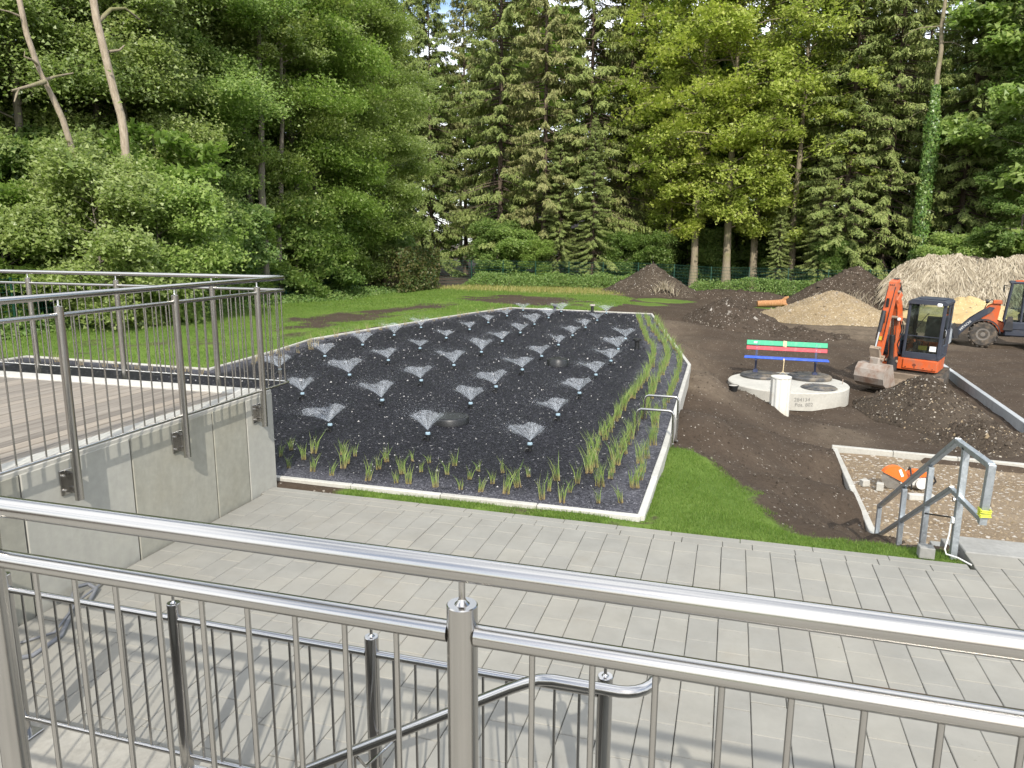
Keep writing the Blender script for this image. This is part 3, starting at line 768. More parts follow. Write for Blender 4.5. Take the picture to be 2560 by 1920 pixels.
# ------------------------------------------------------------------ kerbs
def kerb(name, label, pts, w, top, depth, mat, closed=False, stone=1.0, cat='kerb', ztop=None):
    P = np.array(pts, float); t = thing(name, label, cat, (P[0][0], P[0][1], 0))
    n = len(P); org = np.array([P[0][0], P[0][1], 0])
    for i in range(n if closed else n - 1):
        a = P[i]; b = P[(i + 1) % n]; L = np.hypot(*(b - a)); k = max(1, int(round(L / stone))); d = (b - a) / L
        nn = np.array([-d[1], d[0]])
        for j in range(k):
            s0 = j * L / k + .003; s1 = (j + 1) * L / k - .003
            if j == 0: s0 -= 0.0
            c = a + d * (s0 + s1) / 2
            zt = (top if ztop is None else ztop(c[0], c[1])) + random.uniform(-.003, .003)
            m = MB(); ang = math.atan2(d[1], d[0]) + random.uniform(-.003, .003)
            m.box((0, 0, 0), (s1 - s0, w, depth), None, .008)
            o = m.build('kerb_stone', mat, t)
            o.location = Vector((c[0] - org[0], c[1] - org[1], zt - depth / 2)); o.rotation_euler = (0, 0, ang)
    return t
kerb('bed_kerb', 'pale concrete kerb edging around the black gravel bed', BED + np.array([.01, -.02]), .07, .036, .32, MAT['kerb'], True)
kerb('path_kerb', 'pale concrete kerb at the left edge of the gravel pad below the stairs', [(1.93, 9.72), (1.95, 14.15)], .09, -1.06, .3, MAT['kerb'])
kerb('path_kerb', 'pale concrete kerb across the far edge of the gravel pad', [(1.91, 14.2), (4.9, 13.93), (9.0, 13.56)], .1, -1.03, .36, MAT['kerb'])
kerb('grey_kerb', 'long grey concrete kerb running past the excavator blade', [(6.25, 25.7), (5.93, 17.1), (5.80, 13.7)], .12, -1.0, .4, MAT['kerb_grey'], stone=2.2)

# ------------------------------------------------------------------ paved plaza
pave = MB().add([(-4.66, 1.28, -.06), (2.05, 1.28, -.06), (2.05, 6.585, -.06), (-4.66, 6.585, -.06)], [(0, 1, 2, 3)])
pave.add([(2.05, 1.28, -.06), (7.4, 1.28, -.06), (7.4, 6.86, -.06), (2.05, 6.86, -.06)], [(0, 1, 2, 3)])
pavement = pave.build('pavement', MAT['joint'], fix=False)
tag(pavement, kind='structure', label='plaza of light grey concrete pavers laid in straight courses')
stones = []
r = random.Random(5)
X0 = .042
for k in range(-24, 34):
    xa = X0 + k * .2; xb = xa + .2
    if xb > 7.2 or xa < -4.66: continue
    y1 = 6.36 if xa < 2.0 else 6.58
    yy = y1
    while yy > 1.3:
        L = .30 if yy < y1 else r.choice((.10, .15, .2, .25, .3)); y0 = max(yy - L, 1.29)
        if yy - y0 < .08: y0 = 1.29
        if not (xb < -.2 and yy < 2.8): stones.append((xa, xb, max(y0, 2.78) if xb < -.2 else y0, yy))
        yy = y0
xx = -4.6                                               # two border courses laid across
while xx < 2.0:
    L = r.choice((.25, .3, .35, .4)); stones.append((xx, min(xx + L, 2.04), 6.362, 6.485)); xx += L
xx = -4.6
while xx < 2.0:
    L = r.choice((.5, .6)); stones.append((xx, min(xx + L, 2.04), 6.487, 6.585)); xx += L
yy = 6.86
xx = 2.05
while xx < 7.2:
    L = r.choice((.3, .4)); stones.append((xx, min(xx + L, 7.38), 6.585, 6.855)); xx += L
stones = [s for s in stones if s[1] - s[0] > .06 and s[3] - s[2] > .05]
def seen(s):
    c = Vector(((s[0] + s[1]) / 2, (s[2] + s[3]) / 2, 0)) - Vector(EYE)
    w = c.dot(CF)
    if w <= 0: return -1
    u = c.dot(CR) / w; v = c.dot(CU) / w
    if abs(u) > .72 or abs(v) > .54: return -1
    return (s[1] - s[0]) * (s[3] - s[2]) / (w * w) / max(c.length, .1) * 2.62
order = sorted(range(len(stones)), key=lambda i: -seen(stones[i]))
mcache = {}
rest = MB()
for rank, i in enumerate(order):
    xa, xb, ya, yb = stones[i]; g = .0022
    sx, sy = round(xb - xa - 2 * g, 3), round(yb - ya - 2 * g, 3)
    gy2 = .0011 if yb < 6.37 else .002
    sy = round(yb - ya - 2 * gy2, 3)
    c = ((xa + xb) / 2 + r.uniform(-.0006, .0006), (ya + yb) / 2 + r.uniform(-.0008, .0008), -.04 + r.uniform(-.0016, .0016))
    if rank < 300 and seen(stones[i]) > 0:
        if (sx, sy) not in mcache:
            m = MB().box((0, 0, 0), (sx, sy, .08), None, .004).mesh('paver'); fix_normals(m); m.materials.append(MAT['paver']); mcache[(sx, sy)] = m
        o = link('paver', mcache[(sx, sy)], pavement, c); o.rotation_euler = (r.uniform(-.003, .003), r.uniform(-.003, .003), r.uniform(-.002, .002))
    else: rest.box(c, (sx, sy, .08), None, .004)
tag(rest.build('pavers_beyond', MAT['paver'], pavement), kind='stuff')

# landing slab the photographer stands on, stairwell steps and curb, garden stairs
lan = thing('stair_landing', 'raised concrete landing behind the near railing', 'landing', (0, -1.4, 0))
MB().box((1.2, 0, .47), (11, 5.2, 1.02), None, .01).build('slab', MAT['step'], lan)
cur = thing('concrete_curb', 'stained concrete curb under the lower railing', 'curb', (-2.6, 2.55, 0))
MB().box((0, 0, -.1), (4.9, .42, .3), None, .012).build('curb_block', MAT['step'], cur)
MB().box((0, -.03, -1.1), (4.9, .30, 1.68), None, .01).build('stairwell_wall', MAT['wall'], cur)
stw = thing('stairwell_stairs', 'concrete steps descending to the left below the lower railing', 'stairs', (-.4, 1.9, 0))
for k in range(10):
    MB().box((-.15 - k * .28, -.1, -.17 * k - .55), (.28, 1.0, 1.0), None, .005).build('step', MAT['step'], stw)
gs = thing('garden_stairs', 'grey concrete landing and steps leading down to the gravel pad', 'stairs', (3.2, 7.0, 0))
MB().box((0, .06, -.62), (2.28, .38, 1.24), None, .008).build('landing_slab', MAT['dark_step'], gs)
for k in range(7):
    MB().box((0, .43 + k * .36, -.17 * (k + 1) - .2), (2.28, .357, .4), None, .006).build('step', MAT['dark_step'], gs)

# gravel pad below the stairs
px_, py_ = np.meshgrid(np.arange(1.9, 9.2, .16), np.arange(9.3, 14.3, .16))
pz = -1.15 + fbm(px_ * 1.1, py_ * 1.1, 51) * .045
pn, pm = px_.shape
ii = (np.arange(pn - 1)[:, None] * pm + np.arange(pm - 1)[None, :]).ravel()
tag(link('gravel_pad', np_mesh('gravel_pad', np.stack([np.maximum(px_, 1.97).ravel(), np.minimum(py_, 14.14 - (px_ - 1.9) * .09).ravel(), pz.ravel()], 1), np.stack([ii, ii + 1, ii + pm + 1, ii + pm], 1), MAT['pad'], True)), kind='structure', label='crushed tan gravel pad beyond the garden stairs')
r = np.random.default_rng(15)
x = r.uniform(2.0, 6.5, 9000); y = r.uniform(9.4, 13.85, 9000)
P = np.stack([x, y, -1.15 + fbm(x * 1.1, y * 1.1, 51) * .045], 1)
V, F = rocks(P, .011 * np.exp(r.normal(0, .5, len(x))), .75, 16)
tag(link('gravel_chips', np_mesh('gravel_chips', V, F, MAT['chip'])), 'loose tan chippings lying over the gravel pad', 'gravel', kind='stuff')

# ------------------------------------------------------------------ terrace
ter = thing('terrace', 'raised concrete terrace with weathered wooden deck on the left', 'terrace', (-4.6, 4.0, 0))
def tl(x, y, z): return (x + 4.6, y - 4.0, z)
ys = [.0, 1.0, 2.0, 2.73, 3.715, 4.70, 5.70, 6.20, 6.66]
for a, b in zip(ys[:-1], ys[1:]):
    MB().box(tl(-4.70, (a + b) / 2, .49), (.20, b - a - .012, 1.06), None, .006).build('wall_panel', MAT['wall'], ter)
for k in range(6):
    xa = -4.81 - k * 1.0
    MB().box(tl(xa - .5, 6.56, .49), (.988, .20, 1.06), None, .006).build('wall_panel', MAT['wall'], ter)
MB().box(tl(-7.5, 3.3, .45), (5.4, 6.3, .9)).build('core', MAT['step'], ter)
MB().box(tl(-4.735, 3.33, 1.032), (.25, 6.66, .035), None, .005).build('edge_coping', MAT['kerb'], ter)
MB().box(tl(-7.74, 6.535, 1.031), (5.75, .24, .035), None, .005).build('edge_coping', MAT['kerb'], ter)
bw = .142
for k in range(40):
    xc = -4.935 - k * bw
    if xc < -10.4: break
    MB().box(tl(xc, 3.2 + random.uniform(-.002, .002), 1.018 + random.uniform(-.0015, .0015)), (bw - .012, 6.40, .03), None, .003).build('deck_board', MAT['deck'], ter)
# ------------------------------------------------------------------ stainless railings
def bar(parent, name, pts, r, mat, n=12):
    o = MB().tube(pts, r, n).build(name, mat, parent, 50, fix=False); return o
def post(parent, p, z0, z1, mat, r=.030, spig=None, foot=None):
    x, y = p
    m = MB().lathe([(r, z0), (r, z1 - .002), (r - .002, z1)], (x, y, 0), 24)
    o = m.build('post', mat, parent, 40, fix=False)
    if spig:
        MB().lathe([(.015, z1), (.009, z1 + .006), (.0065, z1 + .012), (.0065, spig)], (x, y, 0), 12).build('spigot', mat, o, 40, fix=False)
    return o
def spans(parent, A, B, plist, mid, bot, rmid, rbot, rbal, pitch, mat, edge=.14, bars=True):
    """mid rail, bottom rail and balusters between neighbouring posts placed at distances plist along A->B"""
    A = np.array(A, float); B = np.array(B, float); L = np.hypot(*(B - A)); d = (B - A) / L
    for a, b in zip(plist[:-1], plist[1:]):
        pa = A + d * (a + .028); pb = A + d * (b - .028)
        bar(parent, 'mid_rail', [(*pa, mid), (*pb, mid)], rmid, mat)
        bar(parent, 'bottom_rail', [(*pa, bot), (*pb, bot)], rbot, mat)
        k = int(round((b - a - 2 * edge) / pitch))
        for j in range(k + 1):
            q = A + d * (a + edge + j * (b - a - 2 * edge) / k)
            bar(parent, 'baluster', [(*q, bot), (*q, mid)], rbal, mat, 8)
ST, SD = MAT['steel'], MAT['steel_dark']

# near railing
YF = 1.237
rail = thing('railing', 'stainless steel railing with thick handrail nearest the camera', 'railing', (-.461, YF, 0))
def sh(o): return o
loc = np.array([-.461, YF])
A, B = np.array([-7, YF]) - loc, np.array([5, YF]) - loc
pl = [7 - .461 - 1.2 * k for k in (4, 3, 2, 1, 0, -1, -2, -3)]
pl = sorted(pl)
bar(rail, 'handrail', [(A[0] + .5, 0, 2.005), (B[0], 0, 2.005)], .0243, ST, 32)
for d in pl: post(rail, (A[0] + d, 0), .55, 1.934, ST, .0302, 1.985)
spans(rail, A, B, pl, 1.873, 1.10, .0212, .0135, .0061, .1165, ST)
for d in pl:
    MB().box((A[0] + d, -.05, .8), (.1, .06, .16), None, .004).build('bracket', ST, rail)

# terrace railing: one side along the wall, one side across the far edge, joined by the bent handrail
tr = thing('railing', 'stainless steel railing around the wooden terrace deck', 'railing', (-4.5, 6.86, 0))
c0 = np.array([-4.5, 6.86])
YA = 6.86; XA = -4.5
corner = lambda z: [(0, -5.2, z), (0, -.06, z), (-.018, -.018, z), (-.06, 0, z), (-5.8, 0, z)]
bar(tr, 'handrail', corner(2.215), .0243, ST, 20)
for nm, z, rr in (('mid_rail', 2.085, .0170), ('bottom_rail', 1.105, .0125)):
    bar(tr, nm, corner(z), rr, ST, 12)
yposts = [-.50, -1.64, -2.78, -3.92, -5.06]
for y in yposts:
    o = post(tr, (0, y), .73, 2.145, ST, .0302, 2.2)
    MB().box((-.045, y + .0, .86), (.10, .012, .17), None, .003).build('bracket', ST, o)
    m = MB().box((-.092, y - .0, .86), (.010, .13, .19), None, .003).build('wall_plate', ST, o)
    for dz in (-.055, .055):
        MB().lathe([(.011, 0), (.011, .012), (.006, .014), (.006, .03)], (-.087, y - .042, .86 + dz), 8, 'x').build('bolt', ST, m)
xposts = [-.92, -2.2, -3.48, -4.76]
for x in xposts: post(tr, (x, 0), .73, 2.145, ST, .0302, 2.2)
def bals(p0, p1, k):
    for j in range(k):
        q = p0 + (p1 - p0) * (j + 1) / (k + 1)
        bar(tr, 'baluster', [(*q, 1.105), (*q, 2.085)], .0061, ST, 8)
ends = [0.0] + yposts
for a, b in zip(ends[:-1], ends[1:]): bals(np.array([0, a]), np.array([0, b]), 4 if a == 0 else 9)
ends = [0.0] + xposts + [-5.8]
for a, b in zip(ends[:-1], ends[1:]): bals(np.array([0 if a == 0 else a, 0]), np.array([b, 0]), int(round(abs(b - a) / .12)) - 1)

# lower railing at the stairwell with the looped handrail
lr = thing('railing', 'dark reflecting stainless railing with looped handrail at the stairwell', 'railing', (-1.9, 2.62, 0))
q0 = np.array([-1.9, 2.62])
xs = [-4.46, -3.43, -2.405, -1.39, -.385]
for x in xs:
    o = post(lr, (x + 1.9, 0), .06, .955, SD, .0302, 1.05)
    MB().box((x + 1.9, 0, .057), (.14, .11, .012), None, .003).build('base_plate', SD, o)
    for sx in (-1, 1):
        MB().lathe([(.011, .06), (.011, .073), (.006, .075), (.006, .09)], (x + 1.9 + sx * .052, -.035, 0), 8).build('bolt', SD, o)
for a, b in zip(xs[:-1], xs[1:]):
    bar(lr, 'mid_rail', [(a + 1.928, 0, .875), (b + 1.872, 0, .875)], .0170, SD, 14)
    bar(lr, 'bottom_rail', [(a + 1.928, 0, .155), (b + 1.872, 0, .155)], .0135, SD, 12)
    for j in range(9):
        x = a + (b - a) * (j + 1) / 10 + 1.9
        bar(lr, 'baluster', [(x, 0, .155), (x, 0, .875)], .0061, SD, 8)
path = [(-2.7, 0, 1.06), (1.60, 0, 1.06)]
cx, rr = 1.60, .115
for k in range(1, 13):
    a = math.pi / 2 - math.pi * k / 12
    path.append((cx + rr * math.cos(a), -rr + rr * math.sin(a), 1.06 - .012 * k / 12))
path += [(1.36, -.23, 1.048), (1.31, -.23, 1.04), (1.26, -.23, 1.018), (1.20, -.23, .985), (.2, -.23, .37), (-.8, -.23, -.245), (-1.6, -.23, -.74)]
bar(lr, 'handrail', path, .0213, SD, 18)
for x, z in ((.55, .57), (-.4, -.02)):
    bar(lr, 'handrail_bracket', [(x, -.23, z - .02), (x + .02, -.2, z - .08), (x + .04, -.05, z - .10), (x + .05, 0, z - .10)], .0065, SD, 8)

# galvanised stair handrail at the garden stairs
hr = thing('stair_handrail', 'unfinished galvanised flat-bar handrail descending beside the garden stairs', 'handrail', (1.94, 6.74, 0))
GV = MAT['galv']
def flat(parent, name, a, b, w, t, mat=GV, up=(1, 0, 0)):
    """rectangular hollow section from a to b, t wide along X and w deep in the stair plane"""
    a = Vector(a); b = Vector(b); d = (b - a); L = d.length; d.normalize()
    xax = Vector(up); zax = xax.cross(d).normalized()
    rot = Matrix((xax, d, zax)).transposed()
    return MB().box(((a + b) / 2)[:], (t, L, w), rot, .003).build(name, mat, parent)
flat(hr, 'top_rail', (0, -.60, .975), (0, .285, .935), .045, .050)
flat(hr, 'top_rail', (0, .27, .945), (0, 3.12, -.665), .045, .050)
flat(hr, 'end_drop', (0, -.60, .99), (0, -.555, .50), .060, .052)
flat(hr, 'lower_rail', (0, -.57, .53), (0, .30, .50), .040, .040)
flat(hr, 'lower_rail', (0, .28, .51), (0, 3.15, -1.09), .040, .040)
for y, zt in ((.03, .945), (1.0, .49), (1.93, -.035), (3.09, -.665)):
    zb = float(ground_h(np.array([1.94]), np.array([6.74 + y]))[0]) - .15
    p = flat(hr, 'post', (0, y, zb), (0, y, zt), .062, .05)
MB().lathe([(.022, 0), (.022, .012), (.012, .014), (.012, .028)], (-.052, .03, .49), 8, 'x').build('bolt', ST, hr)
bar(hr, 'tie_rod', [(-.03, .03, .33), (-.03, .9, .05)], .008, MAT['black_steel'], 6)
MB().box((-.034, .03, .31), (.02, .05, .05), None, .004).build('clamp', MAT['white'], hr)
ys_ = thing('yellow_strap', 'bright yellow green strap wound round the end of the galvanised handrail', 'strap', (1.94, 6.16, .60))
for k in range(4):
    bar(ys_, 'strap_loop', [(.034 * sx + random.uniform(-.004, .004), .040 * sy, -.024 + k * .016 + random.uniform(-.005, .005)) for sx, sy in ((-1, -1), (1, -1), (1, 1), (-1, 1), (-1, -1))], .006, MAT['strap_yellow'], 6)
cb = [(1.90, 6.78, .33), (1.89, 6.76, .18), (1.86, 6.72, .06), (1.87, 6.70, .025), (1.95, 6.66, .018), (2.02, 6.55, .012)]
tag(MB().tube(cb, .007, 8).build('white_cable', MAT['cable_white'], None, 60), 'thin white cable hanging from the handrail post to the pavers', 'cable')

# ------------------------------------------------------------------ sprinklers
def spray_mesh(seed):
    """thin jets fanning into a cone that breaks up into drops at the rim"""
    r = np.random.default_rng(seed); V = []; F = []; n0 = 0
    wind = np.array([-.045, .0, .0])
    segs = 4; nj = 110
    for k in range(nj):
        a = r.uniform(0, 2 * np.pi); el = r.normal(R(51), R(4)); v = r.normal(2.95, .10); L = r.uniform(.075, .125)
        d = np.array([math.cos(a) * math.cos(el), math.sin(a) * math.cos(el), math.sin(el)])
        s = np.array([-math.sin(a), math.cos(a), 0]); w0 = r.uniform(.0004, .0010)
        ts = np.linspace(0, L, segs); w = w0 * (1 + 2.2 * ts / L)
        P = d[None] * v * ts[:, None] + np.array([0, 0, -4.9])[None] * (ts ** 2)[:, None] + wind[None] * (ts / .13)[:, None] ** 2 + np.array([0, 0, .135])
        P += r.normal(0, .001, P.shape)
        Q = np.stack([P - s * w[:, None], P + s * w[:, None]], 1).reshape(-1, 3)
        V.append(Q); i = np.arange(segs - 1) * 2 + n0
        F.append(np.stack([i, i + 1, i + 3], 1)); F.append(np.stack([i, i + 3, i + 2], 1)); n0 += len(Q)
    nd = 1300
    a = r.uniform(0, 2 * np.pi, nd); a = np.where(r.random(nd) < .35, np.pi + r.normal(0, .7, nd), a)
    el = r.normal(R(51), R(7), nd); v = r.normal(2.95, .22, nd); t = np.abs(r.normal(.128, .022, nd)); t = np.where(r.random(nd) < .28, np.abs(r.normal(.20, .07, nd)), t)
    P = np.stack([np.cos(a) * np.cos(el), np.sin(a) * np.cos(el), np.sin(el)], 1) * (v * t)[:, None]
    P[:, 2] += -4.9 * t ** 2 + .135; P += wind[None] * ((t / .13) ** 2)[:, None]; P = P[P[:, 2] > .02]
    Vr, Fr = rocks(P, np.exp(r.normal(0, .45, len(P))) * .0021, 1.0, seed)
    V.append(Vr); F.append(Fr + n0)
    return np_mesh('water_spray', np.concatenate(V), np.concatenate(F), MAT['water'])
def veil_mesh(seed):
    m = MB(); pr = []
    for t in np.linspace(.006, .118, 9):
        pr.append((2.95 * math.cos(R(51)) * t, 2.95 * math.sin(R(51)) * t - 4.9 * t * t + .135))
    m.lathe(pr, (0, 0, 0), 32, close_top=False, close_bot=False)
    V = np.concatenate(m.v); k = np.clip((V[:, 2] - .135) / .20, 0, 1.2); V[:, 0] -= .035 * k ** 2
    ang = np.arctan2(V[:, 1], V[:, 0]); V[:, :2] *= (1 + .10 * k * np.sin(ang * 5 + 1) * np.cos(ang * 3))[:, None]; V[:, 2] += .022 * k * np.sin(ang * 4 + 2)
    m.v = [V]
    me = m.mesh('water_veil', 80); me.materials.append(MAT['veil']); return me
sprays = [spray_mesh(s) for s in (1, 2, 3)]; veil = veil_mesh(1)
base_me = MB().lathe([(.026, -.02), (.026, .05), (.034, .055), (.034, .075), (.022, .082)], n=14).mesh('riser', 40); base_me.materials.append(MAT['plastic'])
cap_me = MB().lathe([(.030, .080), (.034, .084), (.034, .104), (.026, .112), (.016, .116)], n=14).mesh('nozzle_cap', 40); cap_me.materials.append(MAT['nozzle_blue'])
head_me = MB().lathe([(.014, .116), (.014, .13), (.008, .137)], n=10).mesh('spray_head', 40); head_me.materials.append(MAT['plastic'])
elb_me = MB().tube([(0, 0, .02), (-.03, -.005, .035), (-.055, -.008, .03), (-.07, -.01, -.02)], .017, 8).mesh('hose_elbow', 50); elb_me.materials.append(MAT['plastic'])
COLS = [('leftmost', [(-8.42, 12.49), (-8.46, 14.25), (-8.52, 16.11), (-8.60, 18.05), (-8.62, 19.9)]),
        ('second', [(-6.73, 10.58), (-6.84, 12.38), (-6.9, 14.17), (-6.97, 16.01), (-7.07, 17.95), (-7.12, 19.9), (-7.18, 21.78), (-7.22, 23.92), (-7.26, 26.07)]),
        ('middle', [(-5.22, 8.85), (-5.25, 10.52), (-5.33, 12.27), (-5.36, 14.02), (-5.41, 15.91), (-5.5, 17.81), (-5.55, 19.66), (-5.7, 21.77), (-5.75, 23.79), (-5.84, 26.07)]),
        ('fourth', [(-3.75, 8.82), (-3.83, 10.73), (-3.86, 12.14), (-3.89, 13.95), (-3.95, 15.75), (-4.0, 17.62), (-4.05, 19.53), (-4.07, 21.47), (-4.09, 23.54), (-4.2, 26.01)]),
        ('rightmost', [(-2.33, 8.74), (-2.35, 10.4), (-2.36, 12.05), (-2.4, 13.84), (-2.39, 15.59), (-2.5, 17.39), (-2.6, 19.35)])]
ORD = ['first', 'second', 'third', 'fourth', 'fifth', 'sixth', 'seventh', 'eighth', 'ninth', 'tenth']
rs = random.Random(3)
for cname, pts in COLS:
    for j, (x, y) in enumerate(pts):
        nm = {'leftmost': 'leftmost line', 'second': 'second line from the left', 'middle': 'middle line', 'fourth': 'second line from the right', 'rightmost': 'rightmost line'}[cname]
        t = thing('sprinkler', f'sprinkler spraying water, {ORD[j]} from the front in the {nm}', 'sprinkler', (x, y, 0.0), rs.uniform(-.5, .5), 'sprinklers in the gravel bed')
        link('riser', base_me, t); link('nozzle_cap', cap_me, t); link('spray_head', head_me, t)
        e = link('hose_elbow', elb_me, t); e.rotation_euler = (0, 0, rs.uniform(-.6, .6))
        w = link('water_spray', sprays[rs.randrange(3)], t); w.rotation_euler = (rs.uniform(-.10, .10), rs.uniform(-.12, .06), rs.uniform(-.5, .5))
        s = rs.uniform(.85, 1.25); w.scale = (s * rs.uniform(.95, 1.2), s * 1.05, s * rs.uniform(.72, 1.0)); w.location = (0, 0, .135 * (1 - w.scale[2]))
        v = link('water_veil', veil, w); w['kind'] = 'stuff'

# ------------------------------------------------------------------ reed tufts in the bed
def tuft_mesh(name, seed, nb, h, spread, mat):
    r = np.random.default_rng(seed)
    a = r.uniform(0, 6.28, nb); q = spread * np.sqrt(r.random(nb))
    P = np.stack([np.cos(a) * q, np.sin(a) * q, np.full(nb, -.01)], 1)
    hh = h * r.uniform(.55, 1.15, nb)
    V, F = blades(P, hh, r.uniform(.005, .009, nb), .42, seed)
    return np_mesh(name, V, F, mat)
TU = [tuft_mesh('reed_tuft', 100 + i, 20, .23 + .02 * (i % 3), .03, MAT['reed']) for i in range(5)]
TD = [tuft_mesh('reed_row_tuft', 120 + i, 30, .245 + .02 * (i % 3), .045, MAT['reed']) for i in range(5)]
TS = [tuft_mesh('thin_reed_tuft', 140 + i, 16, .26, .05, MAT['reed_dry']) for i in range(4)]
rs = random.Random(9)
def put(kind, meshes, pts, label, group):
    for (x, y) in pts:
        o = link(kind, rs.choice(meshes), None, (x, y, 0), rs.uniform(0, 6.28)); s = rs.uniform(.62, 1.2); o.scale = (s, s, s * rs.uniform(.85, 1.15)); o.rotation_euler = (rs.uniform(-.16, .16), rs.uniform(-.16, .16), rs.uniform(0, 6.28)); tag(o, label, 'reed tuft', group)
FRONT = [(-5.16, 7.56), (-5.19, 7.85), (-4.81, 7.2), (-4.83, 7.55), (-4.86, 7.83), (-4.48, 7.17), (-4.2, 7.11), (-4.22, 7.4), (-4.49, 7.89), (-4.27, 7.58), (-4.32, 7.88), (-3.73, 7.07), (-3.81, 7.49), (-3.85, 7.8), (-3.39, 7.08), (-3.46, 7.39), (-3.25, 7.08), (-3.56, 7.89), (-3.28, 7.5), (-3.34, 7.88), (-2.92, 7.07), (-2.96, 7.5), (-3.01, 7.85), (-2.65, 7.09), (-2.68, 7.44), (-2.67, 7.74), (-2.42, 7.09), (-2.39, 7.39), (-2.39, 7.78), (-2.15, 7.11), (-2.09, 7.35), (-2.07, 7.73), (-1.75, 7.07), (-1.74, 7.33), (-1.74, 7.69), (-1.53, 7.04), (-1.52, 7.35), (-1.5, 7.67), (-1.18, 7.13), (-0.96, 7.2)]
NTH = lambda k: f'{k}' + ('th' if 10 < k % 100 < 14 else {1: 'st', 2: 'nd', 3: 'rd'}.get(k % 10, 'th'))
for rname, lo_, hi_ in (('front', 0, 7.22), ('middle', 7.22, 7.62), ('back', 7.62, 9)):
    for k, p in enumerate(sorted(q for q in FRONT if lo_ <= q[1] < hi_)):
        put('reed_tuft', TU, [p], f'single young reed tuft by the front kerb, {NTH(k + 1)} from the left in the {rname} row', 'single reed tufts along the front kerb')
def along(pts, step, jit):
    P = np.array(pts, float); out = []; carry = 0.0
    for a, b in zip(P[:-1], P[1:]):
        L = np.hypot(*(b - a)); s = carry
        while s < L: out.append(tuple(a + (b - a) * s / L + np.array([rs.uniform(-jit, jit), rs.uniform(-jit, jit)]))); s += step
        carry = s - L
    return out
rowA = [(-1.44, 8.1), (-1.5, 8.71), (-1.53, 9.45), (-1.56, 10.17), (-1.55, 11.37), (-1.53, 12.74), (-1.5, 14.0), (-1.55, 15.56), (-1.63, 17.01), (-1.79, 18.49), (-2.02, 19.41), (-2.45, 21.92), (-3.06, 25.61)]
rowB = [(-1.21, 7.7), (-1.21, 8.69), (-1.2, 10.28), (-1.19, 11.5), (-1.23, 12.96), (-1.25, 14.4), (-1.25, 15.83), (-1.33, 17.11), (-1.54, 18.81), (-1.87, 20.56), (-2.34, 23.01), (-2.8, 25.7)]
rowC = [(-.92, 7.7), (-.9, 8.51), (-.91, 9.86), (-.94, 10.76), (-.93, 12.16), (-.93, 13.55), (-.94, 15.26), (-1.0, 16.64), (-1.19, 18.0), (-1.44, 19.6), (-1.87, 21.79), (-2.46, 25.37)]
put('reed_tuft', TD, along(rowA, .235, .035), 'green reed tuft in the inner of three dense curving rows at the right', 'reed tufts of the inner row')
put('reed_tuft', TD, along(rowB, .25, .04), 'green reed tuft in the middle of three dense curving rows at the right', 'reed tufts of the middle row')
put('reed_tuft', TD, along(rowC, .30, .04), 'green reed tuft in the outer dense row beside the right kerb', 'reed tufts of the outer row')
kerbL = [(-10.0, 13.9), (-10.25, 17.2), (-9.9, 19.3), (-9.4, 22.0), (-8.8, 24.9), (-8.1, 27.2)]
put('reed_tuft', TS, along(kerbL, .48, .10), 'thin straw coloured reed tuft along the left kerb of the bed', 'thin reed tufts along the left kerb')
put('reed_tuft', TS, along([(-9.9, 12.1), (-14.5, 12.2)], .42, .12) + along([(-9.6, 13.2), (-9.8, 16.5)], .6, .15), 'thin pale reed tuft behind the terrace railing', 'thin reed tufts behind the terrace railing')
# ------------------------------------------------------------------ fittings in the bed
t = thing('inspection_cover', 'large flat black round inspection cover in the front of the gravel bed', 'cover', (-3.83, 9.83, 0))
MB().lathe([(.28, -.05), (.28, .08), (.272, .092), (.262, .094)], n=48).build('cover_body', MAT['plastic'], t, 40, fix=False)
MB().lathe([(.235, .094), (.235, .10), (.222, .102), (.222, .096)], n=40).build('rim_ring', MAT['plastic'], t, 40, fix=False)
t = thing('inspection_cover', 'smaller black round inspection cover with a handle amid the sprinklers', 'cover', (-3.46, 15.2, 0))
MB().lathe([(.225, -.05), (.225, .115), (.215, .128), (.19, .132), (.185, .145), (.03, .15)], n=48).build('cover_body', MAT['plastic'], t, 40, fix=False)
MB().tube([(-.08, 0, .14), (-.075, 0, .18), (-.05, 0, .19), (.05, 0, .19), (.075, 0, .18), (.08, 0, .14)], .011, 8).build('handle', MAT['plastic'], t, 60)
def vent(x, y, h, label, capmat=None):
    t = thing('vent_pipe', label, 'vent pipe', (x, y, 0))
    MB().lathe([(.055, -.05), (.055, h)], n=20).build('pipe', MAT['plastic'], t, 40, fix=False)
    MB().lathe([(.05, h - .015), (.098, h), (.10, h + .03), (.098, h + .055), (.06, h + .06)], n=24).build('cap', capmat or MAT['plastic'], t, 40, fix=False)
vent(-2.16, 18.2, .20, 'short black vent pipe beside the inner reed row')
vent(-6.35, 27.25, .18, 'black vent pipe at the far kerb, left of the pale-topped one')
vent(-4.9, 27.1, .24, 'black vent pipe with pale top at the far kerb', MAT['pebble'])
def hoop(y, label):
    t = thing('handrail_hoop', label, 'hoop rail', (-.655, y, 0))
    zb = float(ground_h(np.array([-.6]), np.array([y]))[0])
    rr = .05; h = .38; Lx = .48
    pts = [(0, 0, zb - .02), (0, 0, h - rr), (-rr * .3, 0, h - rr * .3), (-rr, 0, h), (-Lx + rr, 0, h), (-Lx + rr * .3, 0, h - rr * .3), (-Lx, 0, h - rr), (-Lx, 0, -.05)]
    MB().tube(pts, .0175, 12).build('tube', MAT['steel'], t, 60, fix=False)
    MB().lathe([(.028, zb - .02), (.028, zb + .05), (.02, zb + .055)], n=14).build('sleeve', MAT['steel'], t, 40, fix=False)
hoop(9.88, 'nearer bent steel hoop straddling the right kerb of the bed')
